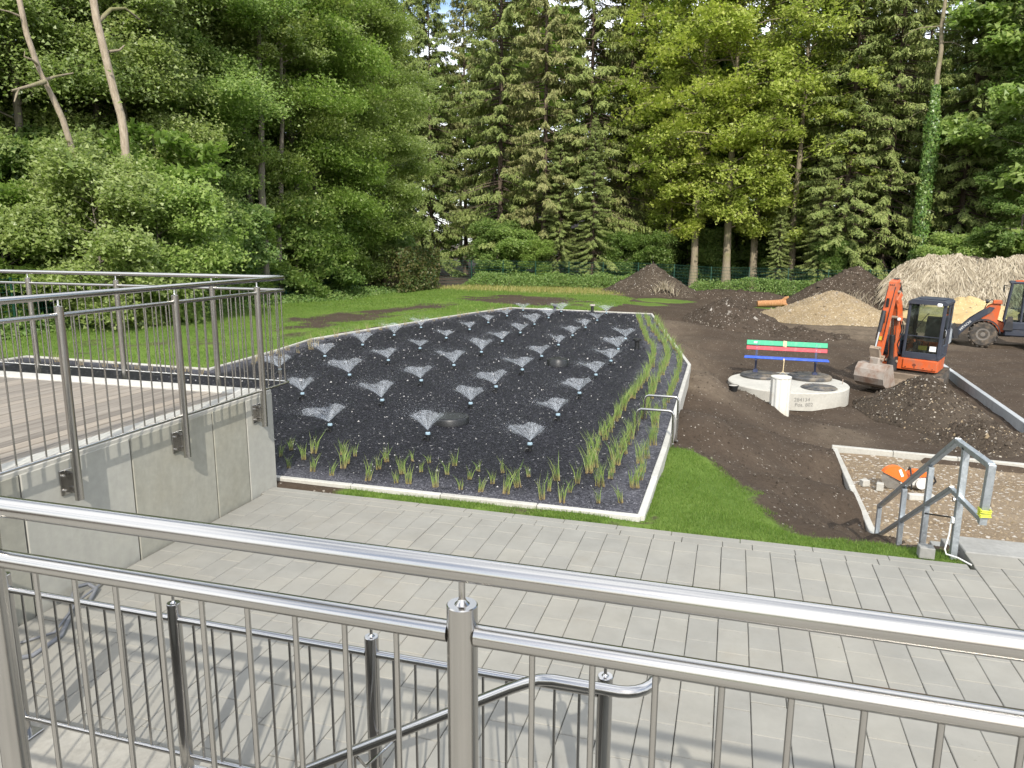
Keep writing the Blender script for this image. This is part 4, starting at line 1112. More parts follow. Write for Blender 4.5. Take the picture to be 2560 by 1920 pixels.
hoop(10.82, 'farther bent steel hoop straddling the right kerb of the bed')

# ------------------------------------------------------------------ concrete tank, covers, bench
TX, TY, TZ = 1.45, 19.35, -.82
tk = thing('concrete_tank', 'round pale concrete tank half sunk in the soil under the bench', 'tank', (TX, TY, TZ - .9))
MB().lathe([(1.33, -.6), (1.33, .48), (1.42, .485), (1.42, .88), (1.40, .90), (0.01, .905)], n=96).build('tank_ring', MAT['tank'], tk, 30, fix=False)
def wrap_text(body, size, zoff, ang, name):
    me = text_mesh(name, body, size); co = np.zeros(len(me.vertices) * 3, np.float32); me.vertices.foreach_get('co', co); co = co.reshape(-1, 3)
    rad = 1.424 + co[:, 2]; a = ang + co[:, 0] / 1.424
    out = np.stack([rad * np.cos(a), rad * np.sin(a), co[:, 1] + zoff + co[:, 0] * .03], 1).astype(np.float32)
    me.vertices.foreach_set('co', out.ravel()); me.update(); me.materials.append(MAT['ink']); link(name, me, tk)
wrap_text('284134', .12, .745, R(-80), 'chalk_writing')
wrap_text('Pos. 802', .12, .625, R(-78), 'chalk_writing')
MB().tube([(-.42, -1.12, .9), (-.43, -1.12, 1.0), (-.36, -1.14, 1.05), (-.30, -1.15, 1.0), (-.29, -1.15, .9)], .008, 6).build('lifting_loop', MAT['rust'], tk, 60)
MB().tube([(1.28, .1, .9), (1.28, .1, 1.02)], .012, 6).build('lifting_pin', MAT['rust'], tk, 60)
def lid(x, y, r_, h, label, ring=True):
    t = thing('manhole_cover', label, 'manhole cover', (x, y, TZ))
    MB().lathe([(r_, .004), (r_ + .01, .02), (r_ + .008, h - .02), (r_ - .015, h)], n=56).build('cover_rim', MAT['lid'], t, 40, fix=False)
    MB().lathe([(r_ - .03, h - .003), (r_ - .035, h + .012), (r_ * .62, h + .006), (r_ * .60, h + .016), (.02, h + .02)], n=56).build('cover_plate', MAT['lid'], t, 25, fix=False)
    for k in range(10):
        a = k * math.pi / 5
        MB().box((r_ * .78 * math.cos(a), r_ * .78 * math.sin(a), h + .010), (r_ * .26, .012, .016), Matrix.Rotation(a, 3, 'Z')).build('rib', MAT['lid'], t)
lid(.86, 19.9, .52, .07, 'black ribbed round cover under the left leg of the bench')
lid(2.02, 19.98, .52, .09, 'black ribbed round cover under the right leg of the bench')
lid(2.12, 18.72, .40, .035, 'flat dark round cover at the front right of the tank top')
bn = thing('park_bench', 'park bench with green and red backrest slats and blue seat on the tank', 'bench', (1.42, 20.05, TZ + .095), R(-3))
def slat(name, mat, y, z, w, th, tilt, L=2.0):
    return MB().box((0, 0, 0), (L, th, w), None, .008).build(name, mat, bn), y, z, tilt
for nm, mat, y, z, w, th, tilt in (('backrest_slat', MAT['bench_green'], .20, .735, .125, .032, -12), ('backrest_slat', MAT['bench_red'], .165, .60, .10, .032, -12), ('seat_slat', MAT['bench_blue'], -.30, .412, .034, .13, 0), ('seat_slat', MAT['bench_blue'], -.15, .40, .034, .13, 0), ('seat_slat', MAT['bench_blue'], 0.0, .392, .034, .13, 0)):
    o = MB().box((0, 0, 0), (2.02 if 'seat' in nm else 1.96, th, w), None, .008).build(nm, mat, bn); o.location = (0, y, z); o.rotation_euler = (R(tilt), 0, 0)
for sx in (-.72, .72):
    m = MB().prism([(.02, .0), (.10, .0), (.13, .38), (.07, .38)], sx - .025, sx + .025).prism([(.09, .37), (.15, .37), (.245, .80), (.205, .80)], sx - .025, sx + .025).prism([(-.36, .352), (.15, .352), (.15, .385), (-.36, .39)], sx - .0248, sx + .0248)
    m.prism([(-.06, -.01), (.18, -.01), (.16, .05), (.0, .045)], sx - .06, sx + .06)
    m.build('leg', MAT['bench_leg'], bn)
for z, y in ((.74, .176), ):
    m = MB().box((-.06, y, z), (.05, .008, .15), None, .002).box((-.02, y - .002, z - .06), (.05, .006, .26), None, .002); m.box((-.045, -.366, .40), (.03, .006, .06)); m.tube([(-.04, -.37, .40), (-.045, -.37, .2), (-.05, -.36, .08)], .010, 6); m.tube([(-.05, -.36, .10), (-.16, -.36, .01), (.07, -.36, .01), (-.05, -.36, .10)], .008, 6)
    tag(m.build('ratchet_strap', MAT['beige'], bn), 'beige lashing strap knotted over the backrest')
MB().box((-.76, .178, .745), (.09, .006, .05), None, .002).build('sticker', MAT['white'], bn)
for sx in (-.72, .72):
    for y_, z_ in ((.176, .745), (.142, .605)):
        MB().lathe([(.014, -.004), (.012, .008)], (sx, y_, z_), 8, 'y').build('bolt', MAT['galv'], bn, 40)

pv = thing('ribbed_pipe', 'white ribbed plastic pipe standing upright in the soil before the tank', 'pipe', (1.10, 16.35, -1.05), 0)
m = MB()
n = 48
prof = []
V = []; F = []
for z in (0, .86):
    for k in range(n):
        a = 2 * math.pi * k / n; rr = .195 + (.010 if k % 4 < 2 else 0.0); V.append((rr * math.cos(a), rr * math.sin(a), z))
for k in range(n): F.append((k, (k + 1) % n, n + (k + 1) % n, n + k))
F.append(tuple(range(n, 2 * n)))
m.add(V, F); m.build('pipe_wall', MAT['pvc'], pv)
MB().lathe([(.208, .84), (.212, .85), (.208, .872), (.16, .878)], n=40).build('pipe_cap', MAT['pvc'], pv, 40, fix=False)
pt = thing('plastic_pot', 'small black plastic pot lying on the soil slope', 'pot', (.15, 16.5, float(ground_h(np.array([.15]), np.array([16.5]))[0])), 0)
MB().lathe([(.075, -.02), (.10, .10), (.112, .105), (.112, .13), (.10, .13), (.09, .08)], n=24, close_top=True).build('pot_body', MAT['plastic'], pt, 40, fix=False)
MB().lathe([(.095, .118), (.096, .124), (.05, .126)], n=24).build('pot_filling', MAT['pebble'], pt, 40, fix=False)

# ------------------------------------------------------------------ heaps
def heap(name, label, c, rx, ry, h, mat, rot=0, p=1.25, seed=0, res=(64, 30), noise=.22, stones=None, ridge=None, cat='heap', base=None):
    na, nr = res
    th = np.linspace(0, 2 * np.pi, na, endpoint=False); q = np.linspace(0, 1, nr)
    T, Q = np.meshgrid(th, q, indexing='ij')
    edge = 1 + .16 * fbm(np.cos(T) * 1.6 + 5, np.sin(T) * 1.6 + 9, seed)
    X = np.cos(T) * Q * rx * edge; Y = np.sin(T) * Q * ry * edge
    hh = h * np.clip(1 - Q ** p, 0, 1) ** 1.05
    hh = hh * (1 + noise * fbm(X * .9 + seed, Y * .9, seed + 3)) + (noise * .22 * h ** .5 * fbm(X * 3.5, Y * 3.5, seed + 5) + .05 * fbm(X * 9, Y * 9, seed + 7)) * np.clip((1 - Q) * 4, 0, 1)
    cr, sr = math.cos(rot), math.sin(rot)
    WX = c[0] + X * cr - Y * sr; WY = c[1] + X * sr + Y * cr
    g = ground_h(WX, WY)
    WZ = g + hh - .03 - .10 * (Q > .97)
    z0 = float(g[0, 0])
    V = np.stack([WX - c[0], WY - c[1], WZ - z0], 2)
    i, j = np.meshgrid(np.arange(na), np.arange(nr - 1), indexing='ij')
    a = (i * nr + j).ravel(); b = (((i + 1) % na) * nr + j).ravel()
    t = thing(name, label, cat, (c[0], c[1], z0))
    link('heap_surface', np_mesh('heap_surface', V.reshape(-1, 3), np.stack([a, a + 1, b + 1, b], 1), mat, True), t)
    rg = np.random.default_rng(seed + 50)
    for (nm, cnt, size, sm, lo) in (stones or []):
        k = rg.integers(0, na, cnt); u = lo + (1 - lo) * rg.random(cnt); jj = np.clip(u * (nr - 1), 0, nr - 2).astype(int); f = rg.random((cnt, 1)); f2 = rg.random((cnt, 1))
        kn = (k + 1) % na
        P = V[k, jj] * (1 - f) * (1 - f2) + V[kn, jj] * f * (1 - f2) + V[k, jj + 1] * (1 - f) * f2 + V[kn, jj + 1] * f * f2
        Vr, Fr = rocks(P, size * np.exp(rg.normal(0, .5, cnt)), .75, seed)
        o = link(nm, np_mesh(nm, Vr, Fr, sm), t); o['kind'] = 'stuff'
    return t
heap('soil_heap', 'stony brown soil heap in front of the excavator blade', (4.30, 18.3), 1.45, 2.2, .98, MAT['soil_heap'], R(10), 1.05, 1, (90, 44), .24, [('clods', 3600, .020, MAT['clod'], .1), ('stones', 420, .014, MAT['pebble'], .1), ('chips', 900, .012, MAT['chip'], .2)])
heap('soil_heap', 'low cloddy soil spill near the gravel pad kerb', (4.9, 16.0), 1.15, 1.5, .45, MAT['soil_heap'], R(-15), 1.1, 2, (70, 32), .4, [('clods', 2600, .024, MAT['clod'], .1), ('stones', 260, .014, MAT['pebble'], .1), ('chips', 600, .013, MAT['chip'], .2)])
heap('soil_heap', 'broad dark soil mound behind the bench', (.2, 33.2), 2.35, 3.2, 1.35, MAT['soil'], R(8), 1.15, 3, (90, 40), .3, [('clods', 2600, .034, MAT['clod'], .1), ('stones', 160, .04, MAT['pebble'], .1)])
heap('soil_heap', 'low trampled soil ridge running right of the dark mound', (2.7, 31.5), 2.2, 1.5, .38, MAT['soil'], R(-8), 1.2, 4, (70, 26), .5, [('clods', 1500, .032, MAT['clod'], .05)])
heap('gravel_heap', 'tan gravel heap behind the bench and left of the excavator', (4.6, 39.2), 3.7, 3.3, 1.45, MAT['gravel_heap'], R(-4), 1.02, 5, (90, 36), .14, [('chips', 6500, .028, MAT['chip'], .05), ('stones', 250, .025, MAT['pebble'], .1)])
heap('soil_heap', 'pointed brown soil mound with straw in front of the far fence', (-4.9, 48.6), 3.3, 2.6, 2.0, MAT['soil_heap'], 0, 1.0, 6, (80, 34), .2, [('clods', 1500, .04, MAT['clod'], .1), ('stones', 220, .03, MAT['pebble'], .1)])
heap('soil_heap', 'low dark soil bank between the log and the fence', (.2, 48.6), 4.6, 1.8, .75, MAT['soil'], R(-5), 1.2, 7, (80, 26), .45, [('clods', 1500, .032, MAT['clod'], .05)])
heap('soil_heap', 'dark soil bank left of the straw covered bank', (7.2, 48.8), 4.3, 3.2, 2.15, MAT['soil'], R(5), 1.05, 8, (80, 34), .22, [('clods', 1500, .045, MAT['clod'], .1)])
heap('sand_heap', 'yellow sand heap below the straw covered bank', (11.2, 42.2), 3.4, 2.3, 1.15, MAT['sand'], R(-8), 1.15, 9, (70, 28), .3, [('stones', 120, .04, MAT['chip'], .1)])
# bank thatched with dry reed
bk = heap('straw_bank', 'tall bank thatched with bleached dry reed straw behind the machines', (12.6, 48.2), 5.0, 3.2, 2.75, MAT['soil_heap'], R(-4), 2.6, 10, (90, 36), .16, cat='bank')
rg = np.random.default_rng(77)
def bank_surface(u, v):
    """front face of the bank: u across, v from foot to crest"""
    x = -4.4 + 8.8 * u; top = 2.75 * np.clip(1 - np.abs(x / 5.0) ** 5, 0, 1); z = .55 + (top - .35) * v; y = -3.05 + 1.7 * v ** 1.2 + .45 * fbm(x * 1.2, v * 3, 4); z = z + .30 * v * fbm(x * 1.4, x * 0 + 2, 6)
    return x, y, z
n = 7000
u = rg.random(n); v = rg.random(n) ** .75
x, y, z = bank_surface(u, v)
P = np.stack([x, y - .10 * rg.random(n), z], 1)
D = np.stack([rg.normal(0, .45, n), np.full(n, -.25), np.full(n, -1.)], 1); D = unit(D)
L = rg.uniform(.35, 1.0, n)[:, None]; W = rg.uniform(.014, .035, n)[:, None]; S = unit(np.cross(D, np.array([0, 1., .2])))
bend = np.stack([rg.normal(0, .14, n), rg.uniform(-.18, 0, n), np.zeros(n)], 1)
V = np.stack([P - S * W, P + S * W, P + D * L * .5 + bend * .6 + S * W * .8, P + D * L * .5 + bend * .6 - S * W * .8, P + D * L + bend], 1).reshape(-1, 3); V[:, 2] = np.maximum(V[:, 2], .05)
i = np.arange(n) * 5
o = link('straw_thatch', np_mesh('straw_thatch', V, np.concatenate([np.stack([i, i + 1, i + 2], 1), np.stack([i, i + 2, i + 3], 1), np.stack([i + 3, i + 2, i + 4], 1)]), MAT['straw']), bk); o['kind'] = 'stuff'
for (cx, cy, cnt, sx, sy, lab) in ((6.6, 45.9, 240, 1.8, .9, 'scattered dry reed stalks on the dark soil bank'), (-3.9, 46.3, 170, .7, .35, 'pile of dry reed straw at the foot of the far mound')):
    x = cx + rg.normal(0, sx * .5, cnt); y = cy + rg.normal(0, sy * .5, cnt)
    if cx > 0: z = ground_h(x, y) + 1.75 * np.clip(1 - np.hypot((x - 7.2) / 4.3, (y - 48.8) / 3.2), 0, 1)
    else: z = ground_h(x, y) + .5 * np.clip(1 - np.hypot((x - cx) / .8, (y - cy) / .5), 0, 1) + .1
    Vb, Fb = blades(np.stack([x, y, z], 1), rg.uniform(.25, .7, cnt), .035, 1.4, 5)
    tag(link('dry_stalks', np_mesh('dry_stalks', Vb, Fb, MAT['straw'])), lab, 'straw', kind='stuff')

lg = thing('log', 'orange brown cut log lying on grass behind the gravel heap', 'log', (2.15, 43.6, float(ground_h(np.array([2.15]), np.array([43.6]))[0]) + .05), R(9))
pp = np.array([(-.78, 0, .16), (-.4, .02, .18), (0, 0, .20), (.4, .03, .22), (.72, .05, .26)])
MB().tube(pp, [.17, .18, .175, .19, .21], 12).build('stem', MAT['bark_log'], lg, 60)
MB().tube([(.55, .05, .3), (.72, -.02, .50), (.86, -.05, .58)], [.12, .09, .05], 8).build('branch_stub', MAT['bark_log'], lg, 60)
MB().tube([(.5, .05, .2), (.70, -.18, .16), (.85, -.24, .04)], [.13, .1, .06], 8).build('branch_stub', MAT['bark_log'], lg, 60)

# ------------------------------------------------------------------ mini excavator
ex = thing('mini_excavator', 'orange and dark blue mini excavator facing the camera, bucket lowered', 'excavator', (4.80, 22.15, -1.27), R(-25))
ex.rotation_euler = (0, R(2.0), R(-21))
OR, NV, BK = MAT['orange'], MAT['navy'], MAT['black_steel']
for sx in (-1, 1):                                                   # tracks
    x = sx * .62
    prof = []
    for k in range(9): a = math.pi / 2 + math.pi * k / 8; prof.append((-.85 + -.24 * -math.cos(a) * -1, .26 + .24 * math.sin(a)))
    prof = [(.85, .02), (1.02, .09), (1.09, .26), (1.02, .43), (.85, .50), (-.85, .50), (-1.02, .43), (-1.09, .26), (-1.02, .09), (-.85, .02)]
    tk_ = MB().prism(prof, x - .15, x + .15).build('track', MAT['rubber'], ex)
    m = MB()
    for k in range(22):
        yy = -.95 + k * .09; m.box((x, yy, .505), (.305, .035, .022)); 
    for zz in (.12, .2, .29, .38): m.box((x, -1.075, zz), (.305, .04, .025))
    m.build('track_lugs', MAT['rubber'], tk_)
    MB().lathe([(.17, -.02), (.17, .02), (.07, .03)], (x + sx * .14, -.85, .26), 16, 'x').build('idler_wheel', MAT['mud_steel'], tk_, 40)
MB().box((0, 0, .36), (.95, 1.2, .28), None, .02).build('undercarriage', MAT['mud_steel'], ex)
bl = MB().prism([(-1.36, .12), (-1.30, .12), (-1.24, .26), (-1.25, .42), (-1.31, .55), (-1.36, .55), (-1.30, .40), (-1.29, .26)], -.92, .92).build('dozer_blade', MAT['mud_steel'], ex)
for sx in (-1, 1): MB().box((sx * .38, -.95, .25), (.1, .75, .12), None, .01).build('blade_arm', MAT['mud_steel'], bl)
MB().lathe([(.42, .48), (.42, .58)], n=32).build('slew_ring', BK, ex, 40)
MB().prism([(-.35, -.72), (.64, -.72), (.68, -.60), (.68, .35), (.50, .78), (-.55, .78), (-.76, .4), (-.76, -.45)], .58, .88, 'z').build('revolving_frame', OR, ex)
MB().box((-.05, .55, 1.05), (1.42, .62, .40), None, .06).build('counterweight', OR, ex)
fp = MB().box((.26, -.735, .74), (.80, .04, .25), None, .012).build('front_skirt', OR, ex)
e = MB().lathe([(.034, -.002), (.034, .003)], (0, 0, 0), 24, 'y', True, True); 
em = MB(); em.tube([(.034 * math.cos(a), 0, .034 * math.sin(a)) for a in np.linspace(0, 6.283, 21)[:-1]], .006, 6, closed=True); em.box((0, 0, 0), (.05, .008, .010)); em.box((0, 0, .022), (.010, .008, .03)); em.box((0, 0, -.022), (.010, .008, .03))
o = em.build('round_emblem', MAT['black_ink'], fp); o.location = (.14, -.757, .72)
MB().box((-.50, -.1, 1.13), (.50, 1.05, .52), None, .08).build('tank_hood', NV, ex)
# cab: pillars, sills, roof, panes
cabx0, cabx1, caby0, caby1, cz0, cz1 = -.20, .68, -.70, .62, .88, 2.40
cab = MB().box(((cabx0 + cabx1) / 2, (caby0 + caby1) / 2, cz0 + .04), (cabx1 - cabx0, caby1 - caby0, .08), None, .015).build('cab_floor', NV, ex)
rf = MB().prism([(cabx0 - .01, cz1 - .09), (cabx1 + .01, cz1 - .09), (cabx1 + .01, cz1 - .03), (cabx1 - .06, cz1 + .02), (cabx0 + .06, cz1 + .02), (cabx0 - .01, cz1 - .03)], caby0 - .05, caby1 + .02, 'y').build('cab_roof', NV, ex)
MB().box((.28, 0, cz1 + .033), (.6, .8, .03), None, .012).build('roof_rib', NV, rf)
for (x, y, w, d) in ((cabx0 + .035, caby0 + .035, .07, .07), (cabx1 - .04, caby0 + .035, .08, .07), (cabx0 + .035, caby1 - .035, .07, .07), (cabx1 - .04, caby1 - .04, .08, .08), (cabx1 - .03, .08, .055, .07)):
    MB().box((x, y, (cz0 + cz1) / 2 - .03), (w, d, cz1 - cz0 - .12), None, .014).build('cab_pillar', NV, ex)
MB().box(((cabx0 + cabx1) / 2, caby0 + .03, cz0 + .12), (cabx1 - cabx0 - .14, .06, .11), None, .01).build('front_sill', NV, ex)
MB().box(((cabx0 + cabx1) / 2, caby0 + .022, cz0 + .60), (cabx1 - cabx0 - .15, .02, .022), None, .004).build('window_bar', NV, ex)
MB().box((cabx1 - .03, -.28, cz0 + .30), (.04, .62, .48), None, .012).build('door_panel', NV, ex)
MB().box((cabx1 - .03, .36, cz0 + .40), (.04, .42, .70), None, .012).build('side_panel', NV, ex)
MB().box(((cabx0 + cabx1) / 2, caby1 - .03, cz0 + .25), (cabx1 - cabx0 - .14, .04, .4), None, .012).build('rear_panel', NV, ex)
def pane(c, s): MB().box(c, s).build('window_pane', MAT['glass'], ex)
pane(((cabx0 + cabx1) / 2, caby0 + .018, cz0 + 1.0), (cabx1 - cabx0 - .15, .006, .76))
pane(((cabx0 + cabx1) / 2, caby0 + .018, cz0 + .39), (cabx1 - cabx0 - .15, .006, .40))
pane((cabx1 - .02, -.28, cz0 + .97), (.006, .60, .80)); pane((cabx1 - .02, .34, cz0 + 1.05), (.006, .44, .60))
pane((cabx0 + .02, 0, cz0 + .85), (.006, 1.15, 1.1)); pane(((cabx0 + cabx1) / 2, caby1 - .02, cz0 + .98), (cabx1 - cabx0 - .15, .006, .85))
MB().prism([(-.10, .95), (.40, .95), (.42, 1.10), (.05, 1.14), (-.10, 1.10)], .10, .56).build('seat_cushion', MAT['seat'], ex)
MB().prism([(.28, 1.08), (.42, 1.08), (.52, 1.85), (.46, 1.92), (.38, 1.86)], .12, .54).build('seat_back', MAT['seat'], ex)
for sx in (.02, .64):
    MB().box((sx, -.02, 1.12), (.12, .45, .28), None, .03).build('control_console', NV, ex)
    MB().tube([(sx, -.2, 1.25), (sx, -.26, 1.42)], .012, 6).lathe([(.012, 1.42), (.026, 1.44), (.024, 1.50), (.008, 1.52)], (sx, -.265, 0), 10).build('control_lever', MAT['plastic'], ex)
for sx in (.2, .34): MB().tube([(sx, -.42, .96), (sx, -.40, 1.30)], .012, 6).build('travel_lever', MAT['plastic'], ex)
MB().box((.50, caby0 + .012, cz0 + .30), (.15, .004, .13)).build('window_sticker', MAT['white'], ex)
MB().box((.26, caby0 + .06, cz0 + .30), (.20, .01, .11)).build('yellow_notice', MAT['yellow'], ex)
MB().box((cabx1 - .16, caby0 - .04, cz1 - .08), (.12, .07, .09), None, .02).build('work_light', MAT['lamp_glass'], ex)
MB().tube([(cabx1 + .015, -.58, cz0 + .42), (cabx1 + .05, -.58, cz0 + .45), (cabx1 + .05, -.58, cz0 + .78), (cabx1 + .015, -.58, cz0 + .82)], .012, 6).build('grab_handle', MAT['steel'], ex, 60)
# boom group, swung to the machine's right
bm = MB().lathe([(.13, .55), (.13, .92)], (-.36, -.92, 0), 16).build('swing_post', BK, ex, 40)
SW = Matrix.Rotation(R(-14), 4, 'Z'); piv = Vector((-.36, -.92, 0))
def swing(o):
    o.matrix_local = Matrix.Translation(piv) @ SW @ Matrix.Translation(-piv); return o
def beam(name, poly, w, mat, x=-.36, parent=ex):
    return swing(MB().prism([(-f_, z) for f_, z in poly], x - w / 2, x + w / 2).build(name, mat, parent))
boom = beam('boom', [(.86, .78), (1.0, .74), (1.08, 1.25), (1.12, 1.85), (1.22, 2.18), (1.46, 2.52), (1.42, 2.66), (1.32, 2.68), (1.02, 2.36), (.88, 2.0), (.84, 1.3)], .17, OR)
swing(MB().box((-.36, -1.22, 2.47), (.22, .30, .16), Matrix.Rotation(R(48), 3, 'X'), .02).build('boom_head', OR, ex))
stick = beam('stick', [(1.20, 2.86), (1.30, 2.93), (1.44, 2.86), (1.52, 2.55), (1.70, 1.7), (1.80, .98), (1.70, .93), (1.55, 1.7), (1.36, 2.45)], .20, OR, -.38)
for zz, ff in ((2.35, 1.60), (1.95, 1.685)): swing(MB().box((-.38, -ff, zz), (.06, .04, .22), None, .004).build('stick_slot', MAT['black_ink'], ex))
def cyl(a, b, r1, r2, x, name):
    a = Vector((x, -a[0], a[1])); b = Vector((x, -b[0], b[1])); mid = a + (b - a) * .58
    o = swing(MB().tube([a[:], mid[:]], r1, 14).build(name, BK, ex, 50)); r_ = MB().tube([mid[:], b[:]], r2, 12).build('cylinder_rod', MAT['steel'], o, 50); r_.matrix_parent_inverse = Matrix.Identity(4)
cyl((1.0, .86), (1.22, 1.95), .062, .034, -.36, 'boom_cylinder'); cyl((1.05, 2.60), (1.22, 2.86), .05, .03, -.34, 'stick_cylinder')
cyl((1.72, 2.15), (1.93, 1.22), .052, .03, -.38, 'bucket_cylinder')
swing(MB().prism([(-1.78, 1.0), (-1.94, 1.24), (-1.99, 1.20), (-1.86, .92)], -.50, -.26).build('bucket_link', MAT['mud_steel'], ex))
swing(MB().box((-.38, -1.80, .86), (.26, .22, .22), None, .03).build('quick_coupler', MAT['rust'], ex))
for sx in (-1, 1): swing(MB().lathe([(.045, -.03), (.045, .03)], (-.38 + sx * .15, -1.80, .92), 12, 'x').build('pin', MAT['mud_steel'], ex, 40))
outer = [(1.66, .80), (1.94, .80), (2.06, .66), (2.10, .46), (2.02, .30), (1.84, .20), (1.58, .17), (1.36, .20)]
inner = [(1.37, .225), (1.58, .20), (1.82, .23), (1.98, .33), (2.06, .47), (2.02, .64), (1.92, .765), (1.66, .765)]
bu = swing(MB().prism([(-f_, z) for f_, z in outer + inner], -.74, -.02).build('bucket', MAT['rust'], ex))
for x in (-.748, -.012):
    q = MB().prism([(-f_, z) for f_, z in outer], x - .012, x + .012).build('bucket_side', MAT['rust'], bu); q.matrix_parent_inverse = Matrix.Identity(4)
for k in range(3):
    for j, (p0, p1) in enumerate((((-.32 + k * .05), 1.0),)):
        swing(MB().tube([(p0, -.86, .98), (p0 - .04, -.98, 1.25), (p0 + .02, -.86, 1.62), (p0, -.98, 1.85)], .014, 6).build('hydraulic_hose', MAT['hose'], ex, 60))
for k in range(3): swing(MB().tube([(-.42 + k * .045, -1.10, 2.42), (-.43 + k * .045, -1.08, 2.78), (-.42 + k * .045, -1.28, 2.96), (-.43 + k * .045, -1.47, 2.78)], .013, 6).build('hydraulic_hose', MAT['hose'], ex, 60))
MB().tube([(-.30, -.75, .92), (-.55, -.80, .72), (-.52, -.86, 1.2), (-.62, -.6, 1.35)], .018, 6).build('hydraulic_hose', MAT['hose'], ex, 60)
swing(MB().box((-.20, -1.18, 1.93), (.12, .09, .13), None, .02).build('headlamp', MAT['orange'], ex)); swing(MB().lathe([(.042, 0), (.042, .02)], (-.20, -1.245, 1.93), 16, 'y').build('headlamp_lens', MAT['lamp_glass'], ex, 40))
for f_, z, w in ((.95, .80, .13), (1.32, 2.62, .13), (1.27, 2.86, .12), (1.74, .98, .14), (1.93, 1.22, .11), (1.20, 1.96, .11)):
    swing(MB().lathe([(.038, -w - .02), (.038, w + .02)], (-.37, -f_, z), 14, 'x').build('joint_pin', MAT['mud_steel'], ex, 40))
for dx in (-.085, .085):
    swing(MB().tube([(-.37 + dx, -1.02, 1.0), (-.37 + dx, -1.14, 1.6), (-.37 + dx, -1.22, 2.05), (-.37 + dx, -1.42, 2.42)], .008, 6).build('grease_line', MAT['steel'], ex, 60))
    swing(MB().tube([(-.38 + dx * 1.1, -1.48, 2.75), (-.38 + dx * 1.1, -1.62, 2.2), (-.38 + dx * 1.1, -1.78, 1.4)], .009, 6).build('grease_line', MAT['hose'], ex, 60))
swing(MB().box((-.38, -1.755, 1.45), (.10, .006, .10), Matrix.Rotation(R(-8), 3, 'X')).build('warning_sticker', MAT['yellow'], ex))
MB().tube([(.02, caby0 - .012, cz0 + .70), (.16, caby0 - .016, cz0 + 1.0), (.30, caby0 - .014, cz0 + 1.22)], .008, 6).build('wiper', MAT['plastic'], ex, 60)
for k in range(6): MB().box((-.50, -.632, .98 + k * .055), (.34, .012, .022), None, .003).build('hood_louvre', MAT['plastic'], ex)
for k in range(4): MB().lathe([(.014, 0), (.014, .012)], (-.06 + k * .21, -.765, .66), 8, 'y').build('bolt', MAT['steel'], ex, 40)
MB().tube([(cabx0 - .02, caby0 - .02, cz1 - .25), (cabx0 - .14, caby0 - .12, cz1 - .22)], .010, 6).box((cabx0 - .18, caby0 - .13, cz1 - .32), (.10, .03, .20), None, .012).build('mirror', MAT['plastic'], ex)
MB().box((.30, -.42, .90), (.7, .5, .03), None, .006).build('floor_mat', MAT['rubber'], ex)
def side_text(body, size, mat, parent, name, mw):
    me = text_mesh(name, body, size); me.materials.append(mat); o = link(name, me, parent); o.matrix_local = mw; return o

# ------------------------------------------------------------------ wheel loader, cropped by the right edge
lo = thing('wheel_loader', 'orange and grey wheel loader with its bucket down at the right edge', 'wheel loader', (9.33, 32.32, -1.25), math.atan2(.277, -.96))
# local +X = forward (leftwards in the view), local -Y... side facing the camera is +Y after rotation
def wheel(x, y):
    t = MB().lathe([(.20, -.14), (.40, -.15), (.455, -.11), (.465, 0), (.455, .11), (.40, .15), (.20, .14)], (x, y, .465), 40, 'y').build('wheel', MAT['rubber'], lo, 35)
    m = MB()
    for k in range(18):
        for s in (-1, 1):
            a = 2 * math.pi * (k + .25 * s) / 18
            m.box((x + .462 * math.cos(a), y + s * .075, .465 + .462 * math.sin(a)), (.05, .13, .06), Matrix.Rotation(-a, 3, 'Y') @ Matrix.Rotation(.5 * s, 3, 'X'))
    m.build('tread_lugs', MAT['rubber'], t)
    for s in (-1, 1):
        MB().lathe([(.23, s * .12), (.225, s * .150), (.17, s * .145), (.15, s * .10), (.085, s * .10), (.08, s * .155), (.02, s * .16)], (x, y, .465), 28, 'y').build('rim', MAT['rim'], t, 30)
for x in (0, -1.95):
    for y in (.62, -.62): wheel(x, y)
MB().box((-.30, 0, .55), (1.2, .5, .34), None, .04).build('front_frame', BK, lo)
MB().box((-2.05, 0, .95), (1.5, 1.0, .75), None, .10).build('engine_hood', OR, lo)
MB().box((-1.45, 0, .60), (1.6, 1.05, .36), None, .05).build('rear_frame', MAT['navy'], lo)
for s in (-1, 1):
    y = s * .36
    MB().prism([(1.02, .18), (1.14, .25), (.52, .98), (-.10, 1.48), (-.28, 1.45), (-.20, 1.30), (.35, .86), (.88, .24)], y - .045, y + .045, 'y').build('lift_arm', MAT['navy'], lo)
    MB().prism([(-.06, 1.50), (-.30, 1.62), (-.46, 1.50), (-.40, .95), (-.80, .80), (-.82, .55), (-.30, .55), (.06, .98), (.22, 1.12)], y - .09, y - .05 if s < 0 else y - .03, 'y').build('loader_tower', OR, lo)
    pr = [(-.55 + 0, 0)]
    arc = [(.56 * math.cos(a), .465 + .56 * math.sin(a)) for a in np.linspace(R(-8) + math.pi, R(30), 12)]
    arc2 = [(.52 * math.cos(a), .465 + .52 * math.sin(a)) for a in np.linspace(R(30), R(-8) + math.pi, 12)]
    MB().prism(arc + arc2, s * .45, s * .80, 'y').build('mudguard', BK, lo)
    for zz in (0,): MB().tube([(-.12, s * .2, 1.35), (.5, s * .2, .75)], .05, 10).tube([(.5, s * .2, .75), (.95, s * .2, .32)], .03, 8).build('tilt_cylinder', BK, lo)
MB().box((-.34, .30, 1.66), (.30, .20, .16), None, .03).build('hose_block', OR, lo)
MB().lathe([(.06, -.05), (.08, .0), (.07, .06)], (-.02, .36, 1.68), 12, 'x').build('arm_lamp', MAT['plastic'], lo, 40)
